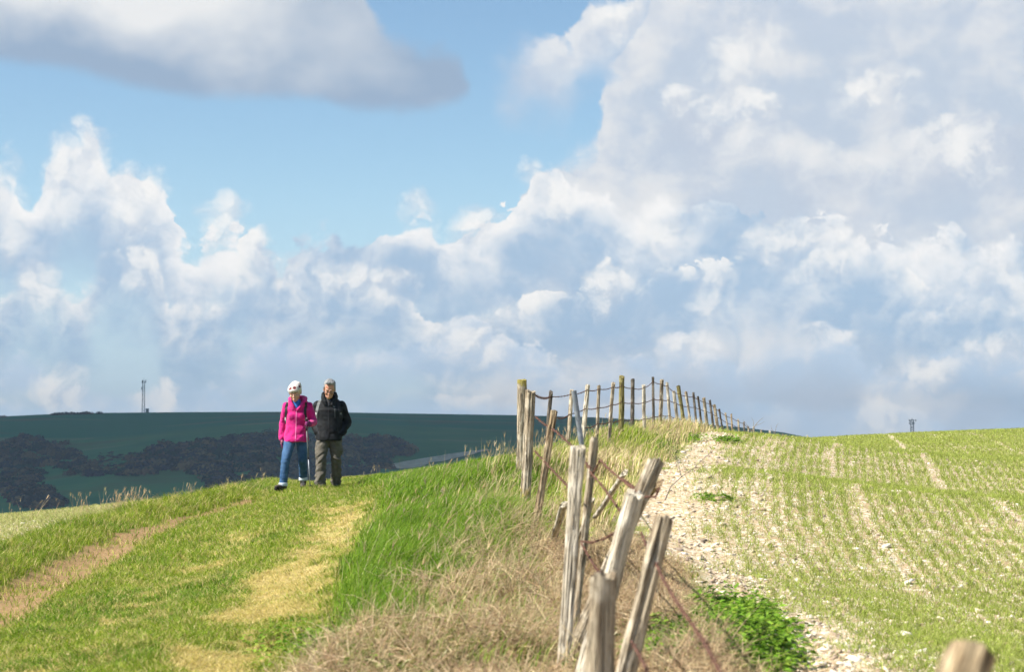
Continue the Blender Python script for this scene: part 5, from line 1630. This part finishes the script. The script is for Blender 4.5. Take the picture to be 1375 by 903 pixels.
    weld('zip_neck_top', bm, 0.009, BLACK, root, 3)
    # rucksack
    pk = empty('rucksack', (X, Y + 0.02, zg + 0.92), 'grey strapped rucksack on the back of the walker in the black jacket', 'rucksack')
    off = Vector((0, -0.02, -0.92))
    bm = bmesh.new()
    p_loft(bm, [(0, 0.20, 0.94, 0.13, 0.06), (0, 0.215, 1.0, 0.145, 0.085), (0, 0.22, 1.20, 0.14, 0.09), (0, 0.20, 1.33, 0.115, 0.07), (0, 0.18, 1.38, 0.08, 0.04)], 30, 3.2)
    for v in bm.verts: v.co += off
    weld('bag', bm, 0.012, GREYW, pk, 4, disp=lambda p: 0.004 * mnoise.noise(p * 14))
    for path, mt in (([(-0.140, 1.435), (-0.160, 1.395), (-0.178, 1.32), (-0.200, 1.20), (-0.202, 1.14)], GREYW), ([(0.135, 1.435), (0.152, 1.395), (0.165, 1.32), (0.185, 1.20), (0.190, 1.14)], BLACK)):
        s_ = ribbon('strap', bv, path, 0.048, 0.011, mt, pk)
        s_.location = off
        ribbon('buckle', bv, [(path[3][0], path[3][1] + 0.03), (path[3][0] - 0.002, path[3][1] - 0.005)], 0.030, 0.017, PALEP if mt is GREYW else GREYW, s_)
    return root
make_man(442.5, 32.0)
# ------------------------------------------------------------------ nettles, seed stalks, twigs
def leaf_clump(X, Y, n_leaf, hgt, rad, size, cols, base_z=None):
    """pointed leaves on short stems spread through a low mound"""
    P, T_, = [], []
    n = len(X)
    vs, qs, cs = [], [], []
    N = n * n_leaf
    cx, cy = np.repeat(X, n_leaf), np.repeat(Y, n_leaf)
    h = np.repeat(hgt, n_leaf); rd = np.repeat(rad, n_leaf)
    a = RNG.uniform(0, 2 * math.pi, N); r = np.sqrt(RNG.random(N)) * rd
    x, y = cx + np.cos(a) * r, cy + np.sin(a) * r
    z = ground_z(x, y) + h * (1 - (r / rd) ** 2 * 0.7) * RNG.uniform(0.35, 1.0, N)
    d = np.stack([np.cos(a) + RNG.normal(0, 0.5, N), np.sin(a) + RNG.normal(0, 0.5, N), RNG.uniform(-0.4, 0.5, N)], 1)
    d /= np.linalg.norm(d, axis=1, keepdims=True)
    s = np.cross(d, np.stack([RNG.normal(0, 0.25, N), RNG.normal(0, 0.25, N), np.ones(N)], 1)); s /= np.linalg.norm(s, axis=1, keepdims=True)
    up = np.cross(s, d)
    L = (size * RNG.uniform(0.6, 1.3, N))[:, None]
    p = np.stack([x, y, z], 1)
    w = L * 0.30
    v = np.stack([p, p + d * L * 0.35 + s * w + up * L * 0.06, p + d * L - up * L * 0.14, p + d * L * 0.35 - s * w + up * L * 0.06, p + d * L * 0.45 - up * L * 0.03], 1)
    i = np.arange(N) * 5
    t3 = np.concatenate([np.stack([i, i + 1, i + 4], 1), np.stack([i + 1, i + 2, i + 4], 1), np.stack([i + 2, i + 3, i + 4], 1), np.stack([i + 3, i, i + 4], 1)])
    c = np.repeat(tints(N, cols, 0.22)[:, None], 5, 1)
    return v.reshape(-1, 3), np.zeros((0, 4), int), t3, c.reshape(-1, 3)

NET = [(0.12, 0.25, 0.018), (0.17, 0.32, 0.03), (0.24, 0.40, 0.05), (0.06, 0.13, 0.012), (0.30, 0.40, 0.06)]
def on_ground(px, py):
    """where the line of sight through a photo pixel meets the ground"""
    Y = np.linspace(7, 70, 1500)
    a = np.array(at(px, py, 1.0))
    g = ground_z(a[0] * Y, Y, False)
    k = np.where(a[2] * Y <= g)[0]
    i = k[0] if len(k) else np.argmin(np.abs(a[2] * Y - g))
    return a[0] * Y[i], Y[i]

def build_nettles():
    parts = []
    # big patch right of the near stakes, smaller ones along the bank
    for (px0, px1, py0, py1, n, hg, sz) in ((862, 1056, 840, 915, 64, 0.17, 0.05), (940, 1020, 815, 845, 26, 0.15, 0.05), (870, 896, 592, 606, 9, 0.16, 0.06), (872, 892, 612, 622, 5, 0.12, 0.05),
                                          (922, 946, 590, 594, 4, 0.14, 0.06), (968, 980, 594, 596, 3, 0.14, 0.07), (745, 765, 610, 630, 7, 0.20, 0.05), (500, 600, 748, 775, 34, 0.12, 0.045), (610, 680, 640, 660, 14, 0.12, 0.05), (380, 440, 858, 900, 9, 0.12, 0.04),
                                          (950, 968, 669, 673, 3, 0.06, 0.045), (450, 560, 890, 920, 16, 0.10, 0.045)):
        X, Y = [], []
        for _ in range(n):
            x, y = on_ground(random.uniform(px0, px1), random.uniform(py0, py1)); X.append(x); Y.append(y)
        X, Y = np.array(X), np.array(Y)
        parts.append(leaf_clump(X, Y, 90, hg * RNG.uniform(0.6, 1.25, n), RNG.uniform(0.12, 0.28, n), sz, NET))
    blade_obj('nettles', parts, leafM, 'bright green nettles and low weeds in patches along the fence and bank', 'weeds')
build_nettles()

def build_seed_stalks():
    X, Y = [], []
    for px0, px1, n, in ((100, 200, 70), (150, 190, 60), (230, 260, 30), (290, 370, 22), (480, 560, 10), (560, 700, 16), (0, 110, 16)):
        for _ in range(n):
            px = random.uniform(px0, px1); y = np.interp(px, [0, 200, 400, 700], [36, 37, 39.5, 40]) + random.uniform(-3, 1.5)
            X.append((px - 687.5) / FPX * y); Y.append(y)
    # straws among the long grass by the fence
    for _ in range(420):
        y = random.uniform(15, 32); X.append(float(xf(y)) + random.uniform(-1.5, 0.5)); Y.append(y)
    for _ in range(40):
        y = random.uniform(10.5, 15); X.append(float(xt(y)) + random.uniform(0.4, 1.6)); Y.append(y)
    X, Y = np.array(X), np.array(Y); n = len(X)
    P0 = np.stack([X, Y, ground_z(X, Y) - 0.01], 1)
    H = RNG.uniform(0.18, 0.46, n)
    d = np.stack([RNG.normal(0.22, 0.25, n), RNG.normal(0, 0.25, n), np.ones(n)], 1)
    c = tints(n, DRY, 0.15)
    parts = [stems(P0, d, H, np.full(n, 0.0045) * np.interp(Y, [12, 40], [0.8, 1.6]), c, 0.5, 4)]
    # seed heads
    dn = d / np.linalg.norm(d, axis=1, keepdims=True)
    k = RNG.random(n) < 0.6
    tip = (P0 + dn * H[:, None] * 0.86)[k]
    parts.append(stems(np.repeat(tip, 4, 0), np.repeat(dn[k], 4, 0) + RNG.normal(0, 0.14, (k.sum() * 4, 3)), np.repeat(H[k] * 0.20, 4), np.full(k.sum() * 4, 0.006), np.repeat(c[k], 4, 0), 0.5, 3))
    blade_obj('seed_stalks', parts, dryM, 'tall dead grass stalks with seed heads standing against the dark hill', 'grass')
build_seed_stalks()

BARK, _t, _o = material('grey_bark')
principled(_t, _o, _t.mix(_t.noise(objco(_t), 30.0, 4.0), (0.16, 0.13, 0.10), (0.34, 0.30, 0.25)).k, 0.9, 0.1)
def twig(px, py, Y, branches, label, cat='twig'):
    x, y = (px - 687.5) / FPX * Y, Y
    z = float(ground_z(x, y))
    o0 = Vector((x, y, z - 0.02))
    bm = bmesh.new()
    for pts, r in branches:
        q = [at(a, b, Y + dy) - o0 for a, b, dy in pts]
        rr = [r * (1 - 0.75 * i / (len(q) - 1)) for i in range(len(q))]
        # bends between the points
        fine = []
        for i in range(len(q) - 1):
            for j in range(4):
                u = j / 4; p = q[i].lerp(q[i + 1], u); k = (q[i + 1] - q[i]).length * 0.04
                fine.append((p + Vector((mnoise.noise(p * 6), mnoise.noise(p * 6 + Vector((5, 0, 0))), mnoise.noise(p * 6 + Vector((0, 5, 0))))) * k * (1 if j else 0), rr[i] + (rr[i + 1] - rr[i]) * u))
        fine.append((q[-1], rr[-1]))
        for (a, ra), (b, rb) in zip(fine, fine[1:]): tube(bm, a, b, ra, rb, 6)
    o = bm_obj('bare_twig', bm, BARK, None, True); o.location = o0
    tag(o, label, cat)
    return o
twig(893, 660, 16.2, [([(893, 672, 0), (900, 655, 0), (915, 641, 0.05), (933, 628, 0.1), (950, 612, 0.12), (957, 605, 0.15)], 0.006), ([(915, 641, 0.05), (912, 628, 0), (909, 614, 0)], 0.003), ([(933, 628, 0.1), (944, 628, 0.1), (954, 623, 0.1)], 0.003)],
     'bare grey forked twig reaching over the stony margin above the sawn stake')
twig(1008, 592, 76.0, [([(1008, 596, 0), (1009, 580, 0), (1014, 572, 0), (1020, 565, 0), (1025, 561, 0)], 0.02), ([(1009, 580, 0), (1002, 570, 0), (998, 564, 0)], 0.012), ([(1012, 576, 0), (1012, 566, 0), (1009, 561, 0)], 0.012), ([(1014, 572, 0), (1021, 570, 0), (1027, 566, 0)], 0.010), ([(1009, 585, 0), (1002, 580, 0), (997, 575, 0)], 0.010)],
     'small leafless sapling beside the far stakes of the fence', 'sapling')
twig(1040, 596, 93.0, [([(1037, 597, 0), (1040, 583, 0), (1043, 572, 0), (1045, 569, 0)], 0.016), ([(1040, 583, 0), (1036, 576, 0), (1035, 571, 0)], 0.010)],
     'tiny bare sapling where the fence dips behind the crop field', 'sapling')
twig(470, 815, 13.2, [([(498, 818, -0.2), (512, 812, 0), (530, 800, 0.1), (545, 785, 0.2)], 0.006)], 'pale broken stick lying in the grass left of the dead stems', 'stick')
twig(490, 795, 14.0, [([(497, 826, -0.3), (515, 808, 0), (543, 788, 0.25), (552, 780, 0.3)], 0.008), ([(515, 808, 0), (522, 796, 0.05)], 0.004)], 'longer bleached stick slanting through the grass beside the dead stems', 'stick')
